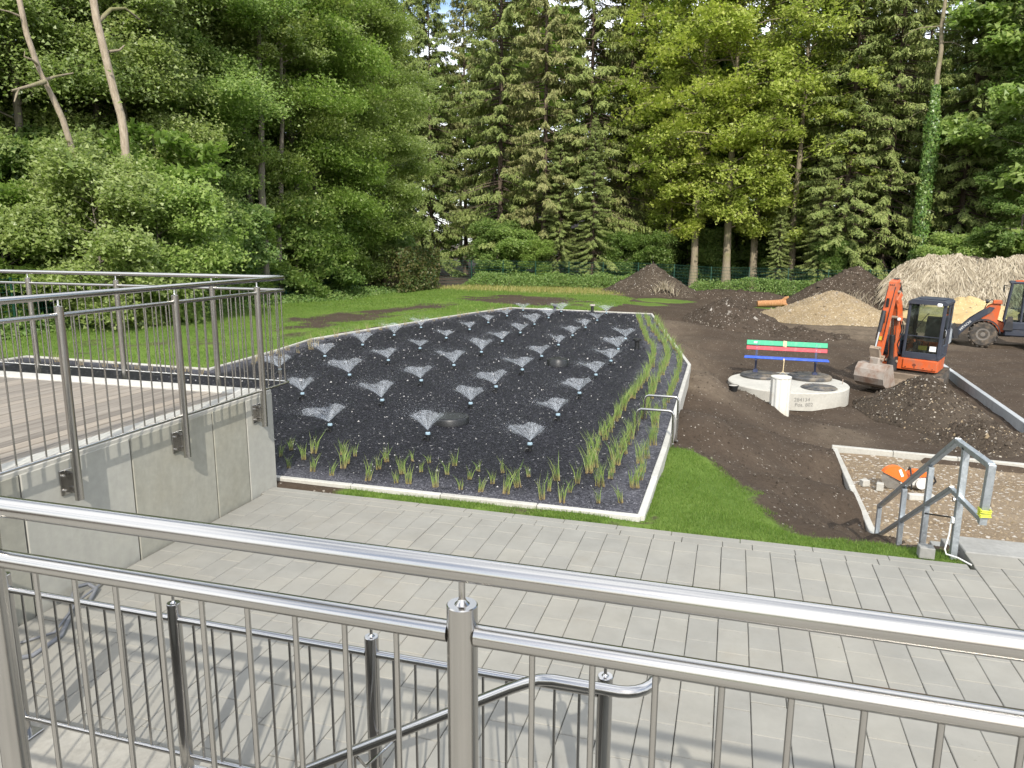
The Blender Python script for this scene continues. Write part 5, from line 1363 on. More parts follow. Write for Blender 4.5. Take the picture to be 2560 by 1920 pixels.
for k in range(3): MB().tube([(-.32, .26 + k * .05, 1.58), (-.15, .28 + k * .05, 1.76), (-.02, .3 + k * .04, 1.62), (.05, .32 + k * .04, 1.42)], .016, 6).build('hydraulic_hose', MAT['hose'], lo, 60)
MB().prism([(1.0, .55), (1.10, .70), (1.30, .74), (1.44, .05), (1.46, .0), (1.08, .0), (1.0, .12)][::-1], -.85, .85, 'y').build('loader_bucket', MAT['galv'], lo)
MB().prism([(.92, .20), (1.05, .70), (.98, .74), (.80, .52), (.80, .22)], -.45, .45, 'y').build('bucket_carrier', BK, lo)
side_text('HITACHI', .125, MAT['white_ink'], lo, 'maker_lettering', Matrix.Translation((.60, .408, .73)) @ Matrix.Rotation(R(180), 4, 'Z') @ Matrix.Rotation(R(90), 4, 'X') @ Matrix.Rotation(R(49), 4, 'Z'))
# loader cab
x0, x1, w2 = -1.75, -.62, .50
MB().box(((x0 + x1) / 2, 0, .82), (x1 - x0, 2 * w2 + .1, .30), None, .04).build('cab_base', MAT['navy'], lo)
MB().prism([(x1 + .02, .66), (x1 - .10, 1.15), (x1 - .25, 1.15), (x1 - .3, .66)], .36, .60, 'y').build('fender_step', BK, lo)
MB().box(((x0 + x1) / 2 - .05, 0, 2.40), (x1 - x0 + .06, 2 * w2 + .06, .09), None, .03).build('cab_roof', MAT['navy'], lo)
MB().box(((x0 + x1) / 2 - .05, 0, 2.455), (x1 - x0 - .3, 2 * w2 - .2, .03), None, .01).build('roof_panel', OR, lo)
for s in (-1, 1):
    for (xa, xb) in ((x1 + .02, x1 - .12), (x0 + .62, x0 + .60), (x0 + .04, x0 + .04)):
        MB().tube([(xa, s * w2, .95), (xb, s * w2, 2.38)], .038, 8).build('cab_pillar', MAT['navy'], lo, 40)
    MB().prism([(x1 - .02, 1.02), (x0 + .66, 1.02), (x0 + .64, 2.34), (x1 - .13, 2.34)], s * w2 - .003, s * w2 + .003, 'y').build('window_pane', MAT['glass'], lo)
    MB().prism([(x0 + .58, 1.02), (x0 + .08, 1.02), (x0 + .08, 2.34), (x0 + .56, 2.34)], s * w2 - .003, s * w2 + .003, 'y').build('window_pane', MAT['glass'], lo)
    MB().tube([(x1 - .1, s * w2, 2.28), (x1 + .10, s * (w2 + .10), 2.24)], .012, 6).box((x1 + .13, s * (w2 + .12), 2.15), (.04, .12, .22), None, .015).build('mirror', MAT['plastic'], lo)
o = MB().box((0, 0, 0), (.006, 2 * w2 - .08, 1.28)).build('window_pane', MAT['glass'], lo); o.location = (x1 - .06, 0, 1.68); o.rotation_euler = (0, R(-5.5), 0)
MB().box((-1.25, 0, 1.12), (.42, .45, .30), None, .06).box((-1.44, 0, 1.48), (.12, .44, .62), None, .05).build('driver_seat', MAT['seat'], lo)
MB().lathe([(.16, -.012), (.17, 0), (.16, .012)], (-.92, 0, 1.42), 20).build('steering_wheel', MAT['plastic'], lo, 40)

# ------------------------------------------------------------------ cut-off saw, blocks
sw = thing('cut_off_saw', 'orange and grey cut-off saw with a steel disc on the gravel pad', 'power saw', (2.80, 12.25, -1.13), R(12))
MB().lathe([(.175, -.003), (.175, .003)], (-.26, -.02, .178), 40, 'y').build('cutting_disc', MAT['disc'], sw, 30)
g = MB()
arc = [(-.26 + .195 * math.cos(a), .178 + .195 * math.sin(a)) for a in np.linspace(R(-25), R(150), 16)]
g.prism(arc + [(-.26, .19)], -.065, .03, 'y').build('disc_guard', MAT['saw_orange'], sw)
MB().box((-.17, -.072, .27), (.04, .005, .12), Matrix.Rotation(R(-25), 3, 'Y')).build('white_mark', MAT['white'], sw)
MB().prism([(-.16, .10), (.02, .06), (.04, .14), (-.10, .22)], -.05, .02, 'y').build('drive_arm', MAT['saw_grey'], sw)
MB().box((.12, .03, .13), (.30, .20, .20), None, .05).build('engine_casing', MAT['saw_grey'], sw)
MB().prism([(-.06, .20), (.04, .29), (.22, .285), (.28, .20), (.27, .14), (.20, .22)], -.08, .13, 'y').build('top_cover', MAT['saw_orange'], sw)
MB().lathe([(.09, -.02), (.085, .0), (.03, .01)], (.14, -.085, .12), 20, 'y').build('starter_cover', MAT['saw_grey'], sw, 40)
MB().tube([(-.03, -.14, .03), (-.04, -.14, .20), (-.02, -.02, .33), (.02, .10, .32), (.02, .16, .14), (.02, .16, .02)], .013, 8).build('front_handle', MAT['plastic'], sw, 60)
MB().tube([(.24, .03, .22), (.36, .03, .20), (.40, .03, .12), (.34, .03, .05), (.24, .03, .04)], .016, 8).build('rear_handle', MAT['plastic'], sw, 60)
for (x, y, a, sx, sy, sz, lab) in ((2.17, 12.25, 25, .12, .10, .10, 'small pale concrete cube farther left of the saw'), (2.36, 12.08, -10, .10, .10, .12, 'small pale concrete cube just left of the saw disc'), (2.72, 13.2, 10, .14, .10, .09, 'pale concrete block behind the saw guard'), (2.79, 11.78, 8, .20, .10, .09, 'pale paving block lying left in front of the saw'), (2.97, 11.80, 14, .16, .12, .09, 'pale paving block lying right in front of the saw')):
    o = MB().box((0, 0, sz / 2), (sx, sy, sz), None, .006).build('concrete_block', MAT['kerb']); o.location = (x, y, -1.145); o.rotation_euler = (0, 0, R(a)); tag(o, lab, 'block', 'offcut blocks around the saw')
o = MB().box((0, 0, .05), (.12, .1, .1), None, .006).build('concrete_block', MAT['dark_step']); o.location = (1.72, 6.72, -.03); tag(o, 'dark stone block beside the foot of the handrail', 'block')

# grey flat hose on the pavers
hp = [(-4.62, 3.05, .015), (-4.3, 3.12, .012), (-4.12, 3.26, .012), (-4.15, 3.5, .012), (-4.32, 3.74, .02), (-4.47, 3.90, .05), (-4.54, 4.0, .07), (-4.53, 4.10, .05), (-4.44, 4.08, .03), (-4.36, 3.94, .015), (-4.25, 3.9, .012)]
tag(MB().tube(hp, .016, 8).build('grey_hose', MAT['hose_grey'], None, 60), 'grey hose curling over the pavers below the terrace wall', 'hose')
hp = [(-4.56, 3.35, .013), (-4.34, 3.34, .012), (-4.2, 3.5, .03), (-4.38, 3.86, .05), (-4.5, 4.2, .02), (-4.40, 4.40, .012)]
tag(MB().tube(hp, .009, 8).build('thin_cable', MAT['hose_grey'], None, 60), 'thin dark cable lying along the grey hose on the pavers', 'cable')

# ------------------------------------------------------------------ green wire fence
def fence(pts, h, label, pitch=2.5, wires=9, verts=True):
    P = np.array(pts, float); t = thing('wire_fence', label, 'fence', (P[0][0], P[0][1], 0)); o0 = np.array([P[0][0], P[0][1]])
    for a, b in zip(P[:-1], P[1:]):
        L = np.hypot(*(b - a)); k = max(1, int(round(L / pitch))); d = (b - a) / L
        q = [a + d * L * j / k for j in range(k + 1)]
        z = ground_h(np.array([c[0] for c in q]), np.array([c[1] for c in q]))
        for j in range(k + 1):
            if j == k and not np.allclose(b, P[-1]): continue
            c = q[j] - o0; MB().box((c[0], c[1], z[j] + h / 2), (.06, .06, h + .1), None, .004).build('post', MAT['fence'], t)
        for j in range(k):
            m = MB(); c0, c1 = q[j] - o0, q[j + 1] - o0
            for w in range(wires):
                f = .04 + .96 * w / (wires - 1)
                m.tube([(c0[0], c0[1], z[j] + h * f), (c1[0], c1[1], z[j + 1] + h * f)], .009, 4, False)
            if verts:
                for u in np.linspace(0, 1, 26)[1:-1]:
                    e = c0 + (c1 - c0) * u; zz = z[j] + (z[j + 1] - z[j]) * u
                    m.tube([(e[0], e[1], zz + .04), (e[0], e[1], zz + h)], .0045, 3, False)
            m.build('mesh_panel', MAT['fence'], t, fix=False)
fence([(-22, 52.5), (-18.9, 53.3), (16, 53.3)], 1.78, 'green wire mesh fence along the far side of the site')
fence([(-19.6, 14), (-19.8, 28), (-20.5, 42)], 1.5, 'green wire mesh fence in front of the left wood')
# ------------------------------------------------------------------ trees
def curve_pts(p0, d0, L, k, droop, wob, r):
    """bent limb: start, direction, length; droop bends it down (or up when negative)"""
    P = [np.array(p0, float)]; d = unit(np.array(d0, float))
    for i in range(k):
        d = unit(d + np.array([r.normal(0, wob), r.normal(0, wob), r.normal(0, wob * .6) - droop / k]))
        P.append(P[-1] + d * L / k)
    return np.array(P)
def tube_np(paths, n):
    """many tubes (path, radii) into arrays of quads"""
    V = []; F = []; o = 0; a = np.linspace(0, 2 * np.pi, n, endpoint=False)
    for P, rr in paths:
        k = len(P); T = np.gradient(P, axis=0); T = unit(T)
        ref = np.where(np.abs(T[:, 2:3]) < .9, np.array([[0, 0, 1.]]), np.array([[1., 0, 0]]))
        u = unit(np.cross(T, ref)); w = np.cross(T, u)
        Q = P[:, None] + rr[:, None, None] * (np.cos(a)[None, :, None] * u[:, None] + np.sin(a)[None, :, None] * w[:, None])
        V.append(Q.reshape(-1, 3))
        i, j = np.meshgrid(np.arange(k - 1), np.arange(n), indexing='ij'); i = i.ravel(); j = j.ravel(); j2 = (j + 1) % n
        F.append(np.stack([i * n + j, i * n + j2, (i + 1) * n + j2, (i + 1) * n + j], 1) + o); o += k * n
    return np.concatenate(V), np.concatenate(F)
def join(parts):
    V = []; F = []; o = 0
    for v, f in parts: V.append(v); F.append(f + o); o += len(v)
    return np.concatenate(V), np.concatenate(F)

def broadleaf(seed, H, lean=(0, 0), r0=.17, h0=.22, spread=3.2, nl=26, ns=7, leaves_per=95, ls=(.10, .075), clump=.42, flat=.38, matl='leaf_alder', matb='bark', droop=.35, rise=.45, sparse=False):
    r = np.random.default_rng(seed)
    k = 14; hs = np.linspace(0, H, k)
    T = np.stack([lean[0] * (hs / H) ** 1.2 + np.cumsum(r.normal(0, .05, k)), lean[1] * (hs / H) ** 1.2 + np.cumsum(r.normal(0, .05, k)), hs], 1); T[0, :2] = 0
    tr = r0 * (1 - .85 * (hs / H)) ** .9; tr[0] *= 1.35
    big = [(T, tr)]; mid = []; fine = []; C = []; CN = []
    for i in range(nl):
        u = h0 + (1 - h0) * ((i + r.random()) / nl) ** .9
        z = u * H; p = np.array([np.interp(z, hs, T[:, 0]), np.interp(z, hs, T[:, 1]), z])
        a = i * 2.399 + r.normal(0, .3); w = math.sin(math.pi * min(1, max(.08, (u - h0 * .6) / (1.12 - h0 * .6)))) ** .6
        L = spread * w * r.uniform(.7, 1.2)
        e = rise + .5 * (u - .5) + r.normal(0, .15)
        P = curve_pts(p, (math.cos(a), math.sin(a), e), L, 7, droop, .10, r)
        rb = max(.02, .30 * r0 * (1 - .6 * u))
        mid.append((P, np.linspace(rb, rb * .25, len(P))))
        for s in range(ns):
            q = r.uniform(.3, 1.0); j = min(len(P) - 2, int(q * (len(P) - 1))); b = P[j] + (P[j + 1] - P[j]) * r.random()
            d = unit(P[j + 1] - P[j]); sd = unit(np.cross(d, [0, 0, 1.])) * r.choice((-1, 1))
            Q = curve_pts(b, d * .6 + sd * r.uniform(.4, 1.1) + np.array([0, 0, r.uniform(-.1, .35)]), L * r.uniform(.28, .5), 5, .35, .12, r)
            fine.append((Q, np.linspace(rb * .32, .004, len(Q))))
            for t in (2, 3, 4, 5): 
                if t < 5 and r.random() < .35: continue
                C.append(Q[t] + r.normal(0, .08, 3)); CN.append(d)
        C.append(P[-1]); CN.append(unit(P[-1] - P[-2]))
    C = np.array(C); n = len(C)
    cnt = r.poisson(leaves_per * r.uniform(.35, 1.65, n)) ; tot = cnt.sum()
    cc = np.repeat(C, cnt, 0); cs = np.repeat(clump * r.uniform(.4, 1.5, n), cnt)[:, None]
    off = r.normal(0, 1, (tot, 3)); off /= np.maximum(np.linalg.norm(off, axis=1, keepdims=True), .001) ** .4
    off[:, 2] *= flat
    ctr = cc + off * cs * .62; ctr[:, 2] -= .18 * (off[:, 0] ** 2 + off[:, 1] ** 2) * cs[:, 0] * .6
    N = r.normal(0, .52, (tot, 3)) + np.array([.15, -.52, .80]); N = unit(N)
    D = np.cross(N, r.normal(0, 1, (tot, 3))); sz = np.exp(r.normal(0, .25, tot))
    LV, LF = leaves(ctr, D, N, ls[0] * sz, ls[1] * sz)
    WV, WF = join([tube_np(big, 10), tube_np(mid, 5), tube_np(fine, 3)])
    return np_mesh('trunk', WV, WF, MAT[matb], True), np_mesh('crown', LV, LF, MAT[matl])

def spruce(seed, H, h0=.12, rmax=3.4, step=.36, per=5, matl='leaf_spruce', gap=.12, r0=.24, hang=.55, curl=.35, tw=1.0, dead=True):
    r = np.random.default_rng(seed)
    hs = np.linspace(0, H, 16); T = np.stack([np.cumsum(r.normal(0, .02, 16)), np.cumsum(r.normal(0, .02, 16)), hs], 1); T[0, :2] = 0
    tr = r0 * (1 - .93 * hs / H); tr[0] *= 1.3
    big = [(T, tr)]; mid = []; C = []; D = []; NN = []; LL = []; WW = []
    z = h0 * H; k = 0
    while z < H * .985:
        u = z / H
        for b in range(per):
            k += 1
            if r.random() < gap: continue
            a = k * 2.399 + r.normal(0, .35)
            L = rmax * (1 - u) ** .72 * r.uniform(.5, 1.22) + .15
            if u < h0 + .12: L *= r.uniform(.5, 1.05)
            zz = z + r.normal(0, .26); p = np.array([np.interp(zz, hs, T[:, 0]), np.interp(zz, hs, T[:, 1]), zz])
            t = np.linspace(0, 1, 8); dr = np.array([math.cos(a), math.sin(a)])
            sl = .45 * u - .06; 
            P = np.stack([p[0] + dr[0] * L * t, p[1] + dr[1] * L * t, p[2] + L * (sl * t - curl * t ** 1.5 + curl * .45 * t ** 3)], 1)
            P[1:] += r.normal(0, .03, (7, 3)); rb = .012 + .011 * L
            mid.append((P, np.linspace(rb, .005, 8)))
            m = max(5, int(L / .078)); tt = np.sqrt(r.uniform(.10, 1, m)); dens = r.uniform(.6, 1.15)
            for q in tt:
                if r.random() > dens: continue
                f = q * 7; j = min(6, int(f)); base = P[j] + (P[j + 1] - P[j]) * (f - j)
                for s in (-1, 1):
                    sd = np.array([-dr[1], dr[0], 0]) * s
                    l = (.30 + .42 * (1 - q) * min(1, L / 2)) * r.uniform(.6, 1.25) * tw
                    d = unit(sd * r.uniform(.45, 1.0) + np.array([dr[0], dr[1], 0]) * r.uniform(.25, .7) + np.array([0, 0, -hang * r.uniform(.35, 1.7)]))
                    g = 4
                    for h in range(g):
                        c = base + d * l * (h + .6) / g + np.array([0, 0, -.10 * l * (h / g) ** 2]) + r.normal(0, .022, 3)
                        dd = d + r.normal(0, .33, 3); C.append(c); D.append(dd); NN.append(np.array([dr[0] * .5 + r.normal(0, .35), dr[1] * .5 + r.normal(0, .35), .75])); LL.append(l / g * r.uniform(1.5, 2.3)); WW.append(.095 * r.uniform(.7, 1.4))
        z += step * r.uniform(.75, 1.25) * (1.0 - .35 * u)
    if dead:
        for i in range(34):
            zz = r.uniform(.04, h0 + .08) * H; a = r.uniform(0, 6.28); p = np.array([np.interp(zz, hs, T[:, 0]), np.interp(zz, hs, T[:, 1]), zz])
            mid.append((curve_pts(p, (math.cos(a), math.sin(a), -.1), r.uniform(.5, 1.9), 5, .25, .12, r), np.linspace(.018, .005, 6)))
    LV, LF = leaves(np.array(C), np.array(D), np.array(NN), np.array(LL), np.array(WW))
    WV, WF = join([tube_np(big, 10), tube_np(mid, 4)])
    return np_mesh('trunk', WV, WF, MAT['bark_spruce'], True), np_mesh('crown', LV, LF, MAT[matl])

def plant(kind, meshes, x, y, label, cat='tree', rot=None, s=1.0, sz=None, group=None, tilt=(0, 0), parts=('trunk', 'crown')):
    z = float(ground_h(np.array([x]), np.array([y]))[0]) - .05
    t = thing(kind, label, cat, (x, y, z), 0, group)
    t.rotation_euler = (tilt[0], tilt[1], rs.uniform(0, 6.28) if rot is None else rot); t.scale = (s, s, sz or s)
    for nm, m in zip(parts, meshes): link(nm, m, t)
    return t
rs = random.Random(21)
ALD = [broadleaf(200 + i, 17, (rs.uniform(-.8, .8), rs.uniform(-.8, .8)), .17, .06, 3.4, 42, 8, 185, (.092, .076), .86, .52, 'leaf_alder' if i != 2 else 'leaf_alder2') for i in range(4)]
BUSH = [broadleaf(230 + i, 3.6, (.2, 0), .05, .03, 1.7, 18, 7, 170, (.115, .09), .42, .6, ('leaf_alder2', 'leaf_alder', 'leaf_dark')[i], 'bark', .3, .6) for i in range(3)]
ASH = [broadleaf(250 + i, 26, (rs.uniform(-.6, .6), 0), .30, .17, 5.0, 56, 9, 25, (.20, .14), .58, .8, 'leaf_lime', 'bark_ash', .65, .55) for i in range(2)]
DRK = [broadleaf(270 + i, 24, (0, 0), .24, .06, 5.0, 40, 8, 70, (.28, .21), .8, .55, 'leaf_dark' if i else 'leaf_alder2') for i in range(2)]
SPR = [spruce(300, 34, .08, 5.2, .50, 6, gap=.18, matl='leaf_spruce', hang=1.1, curl=.55, tw=1.15), spruce(301, 33, .15, 4.5, .54, 6, gap=.28, matl='leaf_spruce_dry', hang=1.2, curl=.5, tw=1.15), spruce(302, 35, .05, 5.4, .48, 6, gap=.14, matl='leaf_spruce', hang=1.3, curl=.62, tw=1.15), spruce(303, 31, .04, 5.0, .46, 6, gap=.10, matl='leaf_spruce', hang=.8, curl=.55, tw=1.05)]

# left wood: alders near the lawn edge
g = 'alders at the front of the left wood'
front = [(-25.5, 17.2, 0, 'leafy alder at the far left edge, behind the dead trunks'), (-22.9, 20.0, 1, 'leafy alder just right of the pale dead trunks'), (-23.4, 23.6, 3, 'leafy alder over the middle post of the terrace railing'), (-21.8, 26.6, 2, 'broad bright alder left of the triple trunk'), (-22.6, 31.4, 0, 'alder with low boughs behind the terrace corner'), (-21.6, 36.3, 1, 'alder overhanging the clipped hedge'), (-22.2, 42.2, 3, 'alder at the far left corner of the lawn'), (-21.2, 23.0, 0, 'alder with bright boughs close behind the maple sapling'), (-20.9, 33.6, 2, 'alder with drooping bright boughs left of the hedge'), (-20.6, 39.6, 0, 'alder standing right behind the hedge'), (-24.0, 28.8, 1, 'alder just behind the triple trunk group')]
for x, y, i, lab in front: plant('alder_tree', ALD[i], x, y, lab, s=rs.uniform(.92, 1.08), group=g)
for x, y in [(-29, 14), (-28, 21.5), (-27, 27), (-27, 34), (-26, 41), (-25, 47), (-33, 18), (-33, 26), (-32, 33.5), (-31, 42)]:
    plant('alder_tree', ALD[rs.randrange(4)], x, y, 'shaded alder standing deep in the left wood', s=rs.uniform(.95, 1.2), group='alders deep in the left wood')
# dead and bare trunks at the far left
def dead_trunk(label, pts, rad, mat, stubs):
    P = np.array(pts, float); z = float(ground_h(P[:1, 0], P[:1, 1])[0]); o = P[0].copy(); o[2] = 0
    t = thing('dead_tree', label, 'tree', (P[0][0], P[0][1], z - .1)); Q = P - o
    tt = np.linspace(0, 1, 16); k = np.linspace(0, 1, len(Q)); S = np.stack([np.interp(tt, k, Q[:, i]) for i in range(3)], 1) + np.random.default_rng(5).normal(0, .03, (16, 3))
    v, f = tube_np([(S, np.interp(tt, [0, 1], rad))], 12); link('trunk', np_mesh('trunk', v, f, mat, True), t)
    for a in stubs:
        A = np.array(a['p']) - o; v, f = tube_np([(A, np.linspace(a['r'], a['r'] * .35, len(A)))], 7); link('branch', np_mesh('branch', v, f, MAT['bark_ash'], True), t)
dead_trunk('pale bleached dead trunk leaning at the far left with a broken side branch', [(-18.6, 19.6, 0), (-18.5, 18.9, 2.2), (-18.4, 18.21, 4.05), (-18.4, 17.75, 5.15), (-18.4, 17.36, 6.48), (-18.4, 16.95, 7.23), (-18.4, 16.55, 8.7), (-18.4, 16.4, 10.5)], (.10, .065), MAT['bark_pale'],
           [dict(p=[(-18.3, 16.95, 6.97), (-18.2, 16.41, 6.76), (-18.2, 15.82, 6.53)], r=.07), dict(p=[(-18.2, 16.02, 6.61), (-18.2, 15.86, 6.26)], r=.04), dict(p=[(-18.5, 16.95, 6.97), (-18.6, 17.59, 7.24), (-18.6, 18.22, 7.46)], r=.055), dict(p=[(-18.4, 16.91, 7.37), (-18.3, 16.62, 7.46), (-18.3, 16.39, 7.49), (-18.3, 16.44, 7.64)], r=.04), dict(p=[(-18.4, 16.47, 8.51), (-18.4, 16.19, 8.54), (-18.4, 15.7, 8.5)], r=.035)])
dead_trunk('thick pale trunk right of the leaning dead one at the far left', [(-18.7, 19.75, 0), (-18.5, 19.72, 3.03), (-18.4, 19.76, 4.75), (-18.4, 19.74, 5.83), (-18.4, 19.58, 6.87), (-18.4, 19.30, 8.17), (-18.4, 19.0, 9.8), (-18.4, 18.8, 11.5)], (.14, .10), MAT['bark_pale'],
           [dict(p=[(-18.4, 19.15, 9.1), (-18.4, 19.64, 9.55), (-18.4, 20.2, 9.73), (-18.5, 20.9, 9.6)], r=.07), dict(p=[(-18.4, 19.40, 8.3), (-18.3, 19.73, 8.41), (-18.3, 19.95, 8.6)], r=.05)])
for (x, y, r0, ln, lab) in ((-20.0, 28.9, .20, .5, 'front trunk of the triple trunk group behind the terrace'), (-20.9, 29.6, .17, -.4, 'left trunk of the triple trunk group behind the terrace'), (-20.3, 30.4, .15, .9, 'right leaning trunk of the triple trunk group')):
    v = broadleaf(int(900 + x * -10), 16, (ln, 0), r0, .62, 2.6, 10, 5, 55, (.105, .078), .45, .4, 'leaf_alder', 'bark')
    plant('alder_tree', v, x, y, lab, rot=0)
# bushes along the wood edge
LW = [(-21.5, 14.8, 0, 1.2), (-20.9, 17.0, 0, 1.0), (-20.6, 20.2, 1, 1.0), (-20.8, 22.2, 0, 1.25), (-20.2, 24.6, 0, 1.1), (-20.4, 27.0, 2, 1.1), (-20.9, 29.5, 0, 1.0), (-20.5, 32.2, 2, 1.2), (-20.8, 34.6, 2, 1.1), (-21.2, 38.5, 0, 1.2), (-21.6, 41.5, 2, 1.1), (-23.5, 18.5, 2, 1.5), (-23, 25, 2, 1.5), (-23.5, 31.5, 2, 1.5), (-23.5, 37, 2, 1.5), (-22.6, 46, 2, 1.3)]
for x, y, i, s in LW:
    plant('bush', BUSH[i], x, y, f'leafy undergrowth bush at the left wood edge, {NTH(sorted(LW, key=lambda q: q[1]).index((x, y, i, s)) + 1)} from the near end', 'bush', s=s, group='undergrowth bushes of the left wood')
plant('young_tree', broadleaf(960, 6.2, (.2, 0), .05, .06, 1.9, 20, 7, 34, (.16, .13), .42, .42, 'leaf_alder2', 'bark', .35, .5), -18.9, 21.6, 'dense maple sapling rising behind the terrace railing', 'tree')
plant('bush', broadleaf(961, 4.5, (.1, 0), .05, .05, 1.8, 22, 7, 110, (.088, .072), .5, .7, 'leaf_alder', 'bark', .35, .5), -17.7, 17.9, 'tall leafy bush hiding the foot of the leaning dead trunk', 'bush')
plant('bush', broadleaf(962, 3.9, (.1, 0), .05, .05, 1.7, 20, 7, 110, (.088, .072), .5, .7, 'leaf_alder2', 'bark', .35, .5), -17.8, 19.9, 'leafy bush hiding the foot of the thick pale trunk', 'bush')

# clipped hedge at the corner
hg = thing('hedge', 'dark reddish green hedge at the left end of the far fence', 'hedge', (-19.3, 41.8, float(ground_h(np.array([-19.3]), np.array([41.8]))[0])))
r = np.random.default_rng(61); n = 15000
u = r.random((n, 3)); x = (u[:, 0] - .5) * 2.6; y = (u[:, 1] - .5) * 6.0; z = u[:, 2] ** .7 * 2.55 * (1 - .12 * (np.abs(x) / 1.3) ** 3) + fbm(x * 1.5, y * 1.5, 8) * .22
sh_ = r.random(n); x = np.where(sh_ < .6, np.sign(x) * 1.3 * (1 - .10 * r.random(n)) + fbm(y * 2, z * 2, 3) * .25, x)
V, F = leaves(np.stack([x, y, z], 1), r.normal(0, 1, (n, 3)), r.normal(0, .7, (n, 3)) + np.array([0, -.5, .6]), .16, .12)
link('foliage', np_mesh('foliage', V, F, MAT['leaf_hedge']), hg)
MB().box((0, 0, .95), (1.2, 4.6, 1.8), None, .5).build('inner_twigs', MAT['bark_spruce'], hg)

# far wood behind the fence
plant('spruce_tree', SPR[0], -18.6, 59.5, 'tall drooping spruce left of the sky gap', s=1.05)
plant('spruce_tree', SPR[1], -14.6, 58.0, 'ragged brownish spruce with bare lower trunk behind the fence')
plant('spruce_tree', SPR[2], -11.2, 59.6, 'dense hanging spruce right of the sky gap', s=.98)
plant('spruce_tree', SPR[1], -8.4, 61.5, 'thin dark spruce with sparse boughs and a bare tall stem', rot=1.3)
plant('spruce_tree', SPR[3], -13.0, 57.0, 'short bushy spruce behind the fence', s=.42, rot=2)
plant('spruce_tree', SPR[3], -10.2, 56.0, 'small low spruce with drooping skirts beside the fence', s=.40, rot=.5)
plant('ash_tree', ASH[0], -.5, 57.3, 'ash with a thick pale trunk and bright young leaves', rot=.6, s=1.0)
plant('ash_tree', ASH[1], -2.9, 58.2, 'slender ash left of the thick pale trunk', rot=2.2, s=.95)
plant('ash_tree', ASH[1], 1.4, 58.6, 'ash with bright leaves right of the thick pale trunk', rot=4.4, s=.96)
plant('ash_tree', ASH[0], -5.2, 60.5, 'ash with sparse bright leaves at the left of the group', rot=3.5, s=.9)
plant('ash_tree', ASH[0], 4.1, 58.0, 'ash with thin grey trunk at the right of the group', rot=5.2, s=.86)
plant('spruce_tree', SPR[3], 7.2, 57.6, 'dense green spruce left of the ivy trunk', s=.95, rot=1)
plant('spruce_tree', SPR[2], 10.0, 58.4, 'tall olive spruce beside the ivy trunk', s=.9, rot=2.5)
plant('spruce_tree', SPR[3], 14.6, 58.2, 'dense spruce right of the ivy trunk', s=.88, rot=4)
plant('spruce_tree', SPR[3], 5.6, 55.6, 'small spruce with boughs to the ground by the fence', s=.35, rot=3)
plant('spruce_tree', SPR[2], 3.0, 56.2, 'short young spruce under the ash trees', s=.22, rot=3)
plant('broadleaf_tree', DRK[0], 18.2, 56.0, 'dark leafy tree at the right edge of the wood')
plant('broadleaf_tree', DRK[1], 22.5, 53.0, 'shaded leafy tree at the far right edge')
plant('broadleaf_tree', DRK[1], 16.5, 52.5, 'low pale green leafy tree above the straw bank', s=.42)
# trunk with ivy
it = thing('ivy_trunk', 'leaning trunk wrapped in green ivy behind the straw bank', 'tree', (11.6, 55.6, -1.05))
zs = np.linspace(0, 24, 18); P = np.stack([.06 * zs / 6 * (1 - .012 * zs), np.zeros(18), zs], 1) + np.random.default_rng(3).normal(0, .04, (18, 3))
v, f = tube_np([(P, .26 * (1 - .75 * zs / 24))], 12); link('trunk', np_mesh('trunk', v, f, MAT['bark_ash'], True), it)
r = np.random.default_rng(71); n = 9000
z = r.uniform(0, 13.4, n); a = r.uniform(0, 6.28, n); rad = (.30 + .20 * r.random(n) + .12 * fbm(z * 1.2, a, 4)) * np.clip((14.2 - z) / 3, .55, 1)
C = np.stack([np.interp(z, zs, P[:, 0]) + rad * np.cos(a), rad * np.sin(a), z], 1)
V, F = leaves(C, r.normal(0, .5, (n, 3)) + np.array([0, 0, -1.]), np.stack([np.cos(a), np.sin(a), np.full(n, .35)], 1) + r.normal(0, .4, (n, 3)), .16, .13)
link('ivy', np_mesh('ivy', V, F, MAT['leaf_ivy']), it)
br = []
for i in range(9):
    zz = r.uniform(5, 17); a = r.uniform(0, 6.28); br.append((curve_pts((np.interp(zz, zs, P[:, 0]), 0, zz), (math.cos(a), math.sin(a) * .5, .15), r.uniform(1.2, 2.6), 6, .7, .12, r), np.linspace(.04, .01, 7)))
for b_ in br:
    v, f = tube_np([b_], 5); link('bare_branch', np_mesh('bare_branch', v, f, MAT['bark_ash'], True), it)
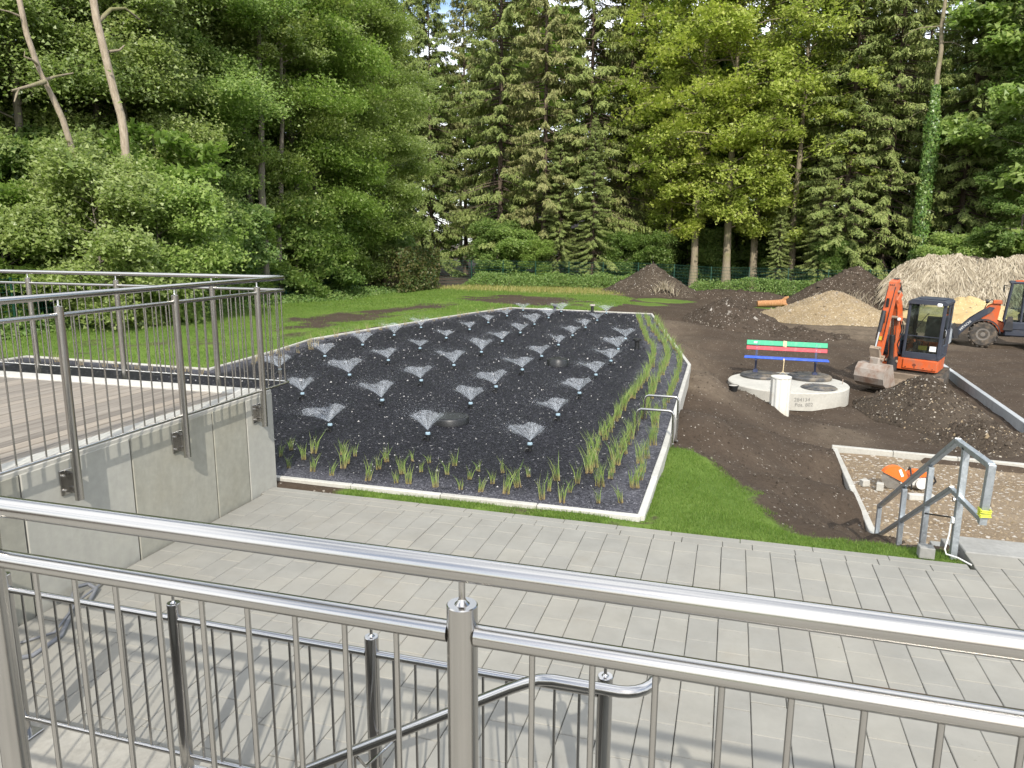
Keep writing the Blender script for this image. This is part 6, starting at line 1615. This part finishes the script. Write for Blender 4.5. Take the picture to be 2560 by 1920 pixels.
# second and third rows
for k in range(23):
    x = -34 + k * 3.05 + rs.uniform(-.8, .8); y = rs.uniform(66, 74)
    if -15.5 < x < -12.6: continue
    i = rs.randrange(6)
    m = SPR[i] if i < 4 else DRK[i - 4]
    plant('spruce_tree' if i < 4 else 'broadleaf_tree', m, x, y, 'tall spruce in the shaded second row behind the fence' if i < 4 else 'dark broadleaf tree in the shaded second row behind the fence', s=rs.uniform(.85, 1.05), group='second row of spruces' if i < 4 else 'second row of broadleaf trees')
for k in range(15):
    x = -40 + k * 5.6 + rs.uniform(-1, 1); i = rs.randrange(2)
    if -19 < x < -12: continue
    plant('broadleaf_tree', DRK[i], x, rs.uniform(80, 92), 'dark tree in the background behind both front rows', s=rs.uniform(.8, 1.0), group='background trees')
LF = [(-16.5, 56.2, 0, 1.0), (-14.2, 55.4, 0, .8), (-17.8, 57, 2, 1.2), (-6.0, 58, 2, 1.0), (-8.0, 57, 2, 1.0), (6.8, 56, 2, .9), (13.5, 55, 0, 1.0), (15.5, 54.5, 1, 1.0), (18, 53, 0, 1.1), (20.5, 51, 2, 1.2), (22.5, 48, 2, 1.4), (24, 44, 2, 1.5), (-1.5, 61, 2, 1.1), (2.5, 62, 2, 1.2), (0.3, 64, 2, 1.3), (-11, 63, 2, 1.3), (-19.5, 62, 2, 1.5), (9, 62, 2, 1.5), (12.5, 61, 2, 1.5), (-4, 64, 2, 1.4), (5, 64, 2, 1.4)]
for x, y, i, s in LF:
    plant('bush', BUSH[i], x, y, f'leafy undergrowth bush behind the far fence, {NTH(sorted(LF).index((x, y, i, s)) + 1)} from the left', 'bush', s=s, group='undergrowth bushes behind the far fence')
# nettles and weeds along the fences
def weeds(name, boxes, n, h, label, seed, size=(.12, .07)):
    r = np.random.default_rng(seed); PP = []
    for (x0, x1, y0, y1, k) in boxes:
        m = int(n * k); x = r.uniform(x0, x1, m); y = r.uniform(y0, y1, m); top = h * (.65 + .7 * vnoise(x * .9, y * .9, seed)) * np.clip(np.minimum(np.minimum(x - x0, x1 - x) / .8, (y - y0) / .7 + .25), .15, 1)
        PP.append(np.stack([x, y, ground_h(x, y) + top * r.random(m) ** .6], 1))
    P = np.concatenate(PP); n = len(P)
    V, F = leaves(P, r.normal(0, 1, (n, 3)) + np.array([0, 0, -.3]), r.normal(0, .55, (n, 3)) + np.array([0, -.3, .9]), size[0] * np.exp(r.normal(0, .25, n)), size[1])
    tag(link(name, np_mesh(name, V, F, MAT['leaf_weed'])), label, 'weeds', kind='stuff')
weeds('nettles', [(-18.8, -6.2, 50.6, 53.2, 1.0), (-3.2, 9.5, 50.9, 53.2, .75)], 15000, .95, 'green nettles growing along the foot of the far fence', 81)
weeds('ground_cover', [(-20.6, -18.4, 13, 44, 1.0), (-24, -20, 13, 44, .5)], 14000, .40, 'low leafy ground cover at the edge of the left wood', 82, (.12, .085))
weeds('roadside_weeds', [(15.2, 17.5, 45.5, 50, .3), (8.5, 17, 50.3, 52.5, 1.0)], 6000, 1.5, 'green weeds along the top of the straw bank', 83)

# pale house glimpsed through the trunks
hs_ = thing('house', 'white walled house barely visible through the tree trunks', 'house', (-19.0, 104, -.8), R(8))
MB().box((0, 0, 2.2), (16, 9, 5.6)).build('wall', MAT['render_wall'], hs_)
MB().prism([(-4.9, 4.9), (4.9, 4.9), (0, 8.4)], -8.4, 8.4).build('roof', MAT['roof'], hs_)
for k in range(5):
    for z in (1.1, 3.6):
        w = MB().box((-6 + k * 3, -4.52, z), (1.2, .06, 1.3)).build('window', MAT['window'], hs_); MB().box((-6 + k * 3, -4.56, z), (.06, .05, 1.3)).build('mullion', MAT['white'], w)
